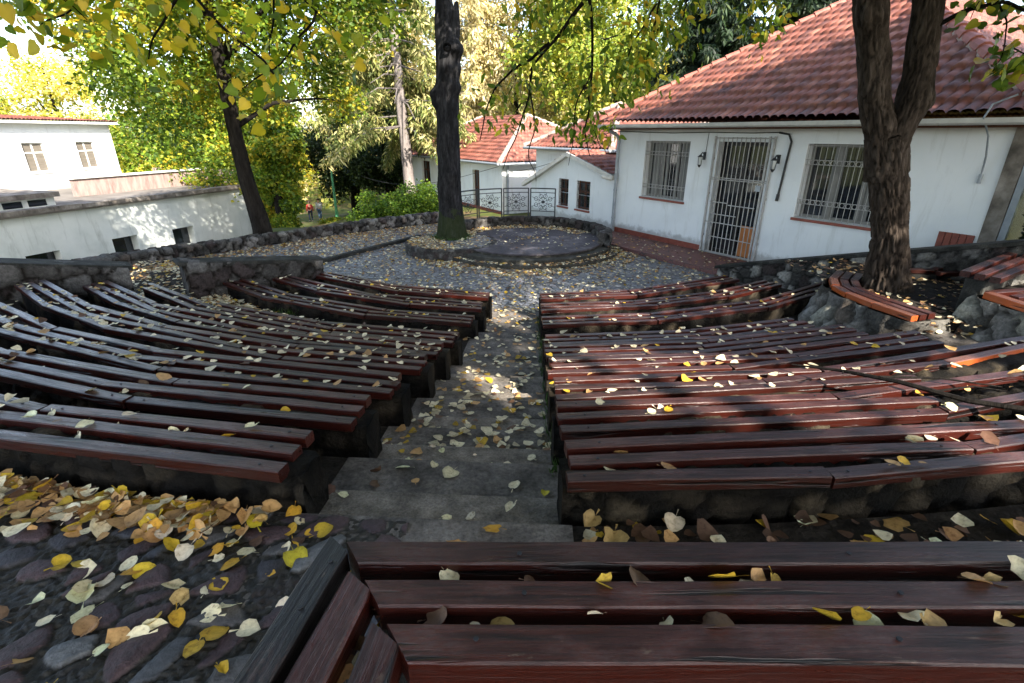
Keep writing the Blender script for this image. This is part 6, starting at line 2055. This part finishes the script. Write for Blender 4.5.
# everything else: one sheet of litter
def litter():
    rr = np.random.default_rng(123)
    pts = []
    def add(x, y, z, s, w): pts.append((x, y, z, s, w))
    # courtyard: density grows along edges
    def yard(n, fx, w=(5, 1, 2, 1), s=(.05, .085)):
        c = 0
        while c < n:
            x, y = fx()
            if (x - HF.P[0]) * HF.n[0] + (y - HF.P[1]) * HF.n[1] < .1: continue
            add(x, y, floor_z(x, y) + .004, rr.uniform(*s), w); c += 1
    def ring_xy(cx, cy, r0, r1, a0, a1):
        r = rr.uniform(r0, r1); a = R(rr.uniform(a0, a1)); return cx + r * math.cos(a), cy + r * math.sin(a)
    yard(3400, lambda: ring_xy(.35, 13.8, 2.5, 6.2, 175, 375))
    yard(1600, lambda: ring_xy(.35, 13.8, 2.3, 3.1, 180, 350), (4, 1, 4, 2))
    yard(900, lambda: ring_xy(.35, 13.8, 1.5, 2.04, 20, 170), (4, 1, 4, 1))
    yard(220, lambda: ring_xy(.35, 13.8, 0.1, 1.9, 0, 360), (6, 1, 2, 1))
    yard(420, lambda: ring_xy(-1.6, 13.35, .2, 1.1, 0, 360))
    for _ in range(5200):      # left part of the yard, along the rubble wall
        u = rr.random(); i = int(u * 4); a, b = np.array(BW[i]), np.array(BW[i + 1])
        p = a + (b - a) * (u * 4 - i) + np.array((1, -.9)) * (abs(rr.normal(0, 1.0)) + .22)
        if p[0] > -2.2 or math.hypot(p[0] + 1.64, p[1] - 13.85) < 1: continue
        if math.hypot(p[0] - CX, p[1] - CY) < 5.5 or p[0] < -4.6 or True: add(p[0], p[1], floor_z(*p) + .004, rr.uniform(.05, .085), (3, .6, 4, 2))
    for _ in range(420):       # red path
        s, o_ = rr.uniform(-.5, 5), rr.uniform(.05, 1.5) ** 1
        q = HF.pt(s, o_, 0); add(q[0], q[1], (.104 if o_ < 1.4 else .004), rr.uniform(.05, .08), (2, .5, 4, 3))
    # terraces floors & walkway
    for _ in range(5200):
        r = rr.uniform(5.6, 12.2); a = rr.uniform(-43, 38)
        x, y = pol(r, a)
        if XL(y) < x < XR(y): continue
        if a > 20 and r > 7.9: continue
        walk = 7.8 < r < 8.6
        if not walk and rr.random() < .45: continue
        if a > 0 and rr.random() < .35: continue
        add(x, y, level(r) + .006 + rr.random() * .015, rr.uniform(.05, .09), (6, 1, 2, 1.2) if a < 0 else (3, 1, 3, 3))
    for _ in range(2200):      # walkway on the left
        r = rr.uniform(7.78, 8.62); a = rr.uniform(-46, -9); x, y = pol(r, a)
        add(x, y, level(r) + .006 + rr.random() * .02, rr.uniform(.055, .09), (7, 1, 1.5, .6))
    for _ in range(1100):       # through the gap in the side wall
        x, y = rr.uniform(-8.3, -5.6), rr.uniform(7.5, 10.5)
        add(x, y, .386 if math.hypot(x - CX, y - CY) < 8.94 and math.hypot(x - CX, y - CY) > 7.79 else floor_z(x, y) + .006, rr.uniform(.055, .09), (6, 1, 3, 1))
    for _ in range(330):       # more of the drift behind the topmost left bench
        r = 12.32 + abs(rr.normal(0, .09)); a = rr.uniform(-13, -7.2); x, y = pol(r, a)
        add(x, y, 1.435 + rr.random() * .03, rr.uniform(.05, .085), (3, 1.6, 6, .6))
    for _ in range(260):       # strip beyond the foreground bench
        x = rr.uniform(.1, 3.2); y = rr.uniform(1.2, 1.64)
        if rr.random() > .25 + x * .35: continue
        add(x, y, 1.425 + rr.random() * .025 * min(1, x * .6), rr.uniform(.045, .095), (2, .6, 3, 5))
    for _ in range(420):       # broken planks on the right: litter on the treads
        x = rr.uniform(1.0, 4.5); r = rr.uniform(10.0, 11.5); a = rr.uniform(1, 19); x, y = pol(r, a)
        add(x, y, level(r) + .012 + rr.random() * .02, rr.uniform(.045, .085), (2, .6, 3, 4))
    # lower aisle
    for _ in range(560):
        y = 2.7 + 5.6 * rr.random() ** 1.5; x = rr.uniform(XL(y) + .02, XR(y) - .02); r = math.hypot(x - CX, y - CY)
        add(x, y, aisle_z(r) + .006, rr.uniform(.05, .085), (6, 1, 2, .6))
    # on the benches
    for k in range(4, 11):
        Rk, zz = ROWS[k]
        for sd, n_ in (('L', 170), ('R', 95)):
            e = ENDS[(k, sd)]; a0 = edge_ang(Rk, sd == 'L')
            for _ in range(int(n_ * (.32 if k > 7 else .75) * abs(e - a0) / 35)):
                g = rr.random() < .55
                dr = rr.choice([-.0625, .0625]) if g else rr.choice([-.125, 0, .125])
                x, y = pol(Rk + dr + rr.normal(0, .012), rr.uniform(min(a0, e), max(a0, e)))
                add(x, y, zz + (-.02 if g else .005) + rr.random() * .012, rr.uniform(.05, .085), (6, 1, 1.5, .6))
    # near leftovers along rows 2-3 outside the counted strips
    for k in (2, 3):
        Rk, zz = ROWS[k]
        for _ in range(160):
            a = rr.choice([rr.uniform(-30, -14 if k == 2 else -20), rr.uniform(9 if k == 2 else 15, 18)]); x, y = pol(Rk + rr.uniform(-.17, .17), a)
            add(x, y, zz - .01 * rr.random() + .004, rr.uniform(.055, .09), (6, 1.5, 2, 1))
    # upper right terrace and planters
    for _ in range(900):
        x, y = rr.uniform(4.6, 8), rr.uniform(5.3, 8.6)
        t_ = (x - RWP[0]) * RWD[0] + (y - RWP[1]) * RWD[1]; o_ = (x - RWP[0]) * HF.n[0] + (y - RWP[1]) * HF.n[1]
        if o_ < .12 or math.hypot(x - 5.34, y - 6.97) < .4: continue
        add(x, y, .868, rr.uniform(.05, .085), (2, .6, 4, 5))
    for _ in range(160):
        x, y = rr.uniform(4.4, 5.5), rr.uniform(4.5, 5.5); add(x, y, .75 if y > 5.28 else (.61 if y > 4.98 else level(math.hypot(x - CX, y - CY)) + .01), rr.uniform(.05, .085), (2, .6, 4, 5))
    P = np.array([p[:4] for p in pts]); n = len(P)
    P[:, 3] *= rr.choice([.5, .68, .78, .85, .98], n)
    wts = np.array([p[4] for p in pts], float); wts /= wts.sum(1)[:, None]
    cum = np.cumsum(wts, 1); ci = (rr.random(n)[:, None] > cum).sum(1)
    cols = np.array([LEAFCOL[PALE], LEAFCOL[YEL], LEAFCOL[ORG], LEAFCOL[BRN]])[np.clip(ci, 0, 3)] * rr.uniform(.55, 1.2, n)[:, None]
    out = np.array([(0, -.45), (.42, -.4), (.5, -.1), (.25, .35), (0, .6), (-.25, .35), (-.5, -.1), (-.42, -.4)]); k = len(out)
    ang = rr.uniform(0, 6.28, n); fold = rr.uniform(-.05, .5, n); curl = rr.uniform(-.1, .6, n); tx = rr.normal(0, .2, n); ty = rr.normal(0, .2, n)
    V = np.zeros((n, k + 1, 3))
    for j in range(k + 1):
        x, y = out[j] if j < k else (0, 0)
        x = np.full(n, x) * rr.uniform(.9, 1.1, n); z = np.abs(x) * fold + curl * y * y + x * tx + y * ty + .15
        V[:, j, 0] = P[:, 0] + P[:, 3] * (x * np.cos(ang) - y * np.sin(ang)); V[:, j, 1] = P[:, 1] + P[:, 3] * (x * np.sin(ang) + y * np.cos(ang)); V[:, j, 2] = P[:, 2] + P[:, 3] * z
    b = np.arange(n) * (k + 1)
    F = np.concatenate([np.stack([b + j, b + (j + 1) % k, b + k], 1) for j in range(k)])
    o = obj_np("fallen_leaves", V.reshape(-1, 3), F, M['litter'], cols=np.repeat(cols, k + 1, 0))
    tag(o, "scattered autumn leaves covering the yard, terraces and farther benches", "leaves", kind="stuff")


litter()

# grass tufts along the aisle edge and in cracks
def grass():
    rr = np.random.default_rng(5)
    P = []
    for _ in range(900):
        y = rr.uniform(2.2, 7.9); x = XR(y) + rr.normal(0, .02); P.append((x, y, floor_z(x + .04, y), rr.uniform(.04, .11)))
    for _ in range(260): P.append((-3.24 + rr.normal(0, .12), 7.14 + rr.normal(0, .07), .38, rr.uniform(.06, .16)))
    for _ in range(500):
        a = rr.uniform(0, 6.28); r = .42 + abs(rr.normal(0, .1)); P.append((-1.64 + r * math.cos(a), 13.85 + r * math.sin(a), .245, rr.uniform(.05, .12)))
    for _ in range(200): P.append((2.3 + rr.normal(0, .15), 13.2 + rr.normal(0, .25), 0.02, rr.uniform(.05, .12)))
    P = np.array(P); n = len(P)
    a = rr.uniform(0, 6.28, n); L = P[:, 3]; d = np.stack([np.cos(a), np.sin(a)], 1)
    V = np.zeros((n, 3, 3)); w_ = .006
    V[:, 0, :2] = P[:, :2] + np.stack([-d[:, 1], d[:, 0]], 1) * w_; V[:, 1, :2] = P[:, :2] - np.stack([-d[:, 1], d[:, 0]], 1) * w_
    V[:, 0, 2] = V[:, 1, 2] = P[:, 2]; V[:, 2, :2] = P[:, :2] + d * (L * rr.uniform(.2, .9, n))[:, None]; V[:, 2, 2] = P[:, 2] + L
    c = np.array([(.03, .07, .01)]) * rr.uniform(.6, 1.8, n)[:, None]
    o = obj_np("grass", V.reshape(-1, 3), np.arange(n * 3).reshape(-1, 3), M['grass'], cols=np.repeat(c, 3, 0))
    tag(o, "thin green grass growing in the paving cracks and along the aisle", "grass", kind="stuff")


grass()

# fallen dead branch across the right benches
bt = empty("fallen_branch", (2.5, 2.8, 1.45), "dead leafless branch lying across the right hand benches", "branch")
mb = MB()
mb.tube([(2.05, 3.35, 1.33), (2.25, 3.1, 1.40), (2.4, 2.8, 1.47), (2.62, 2.55, 1.475), (2.95, 2.35, 1.50)], [.006, .011, .014, .016, .018], 6)
mb.build("stem", M['bark_left'], bt)
mb = MB()
mb.tube([(2.35, 2.9, 1.455), (2.7, 2.85, 1.47), (3.0, 2.75, 1.46)], [.009, .007, .004], 5)
mb.tube([(2.5, 2.67, 1.47), (2.75, 2.68, 1.50), (2.9, 2.62, 1.50)], [.008, .006, .003], 5)
mb.tube([(2.25, 3.1, 1.40), (2.15, 2.95, 1.45)], [.007, .003], 5)
mb.build("twig", M['bark_left'], bt)
for o in bt.children:
    at = o.data.color_attributes.new("Col", 'FLOAT_COLOR', 'POINT'); at.data.foreach_set("color", np.ones(len(o.data.vertices) * 4, dtype=np.float32) * .7)
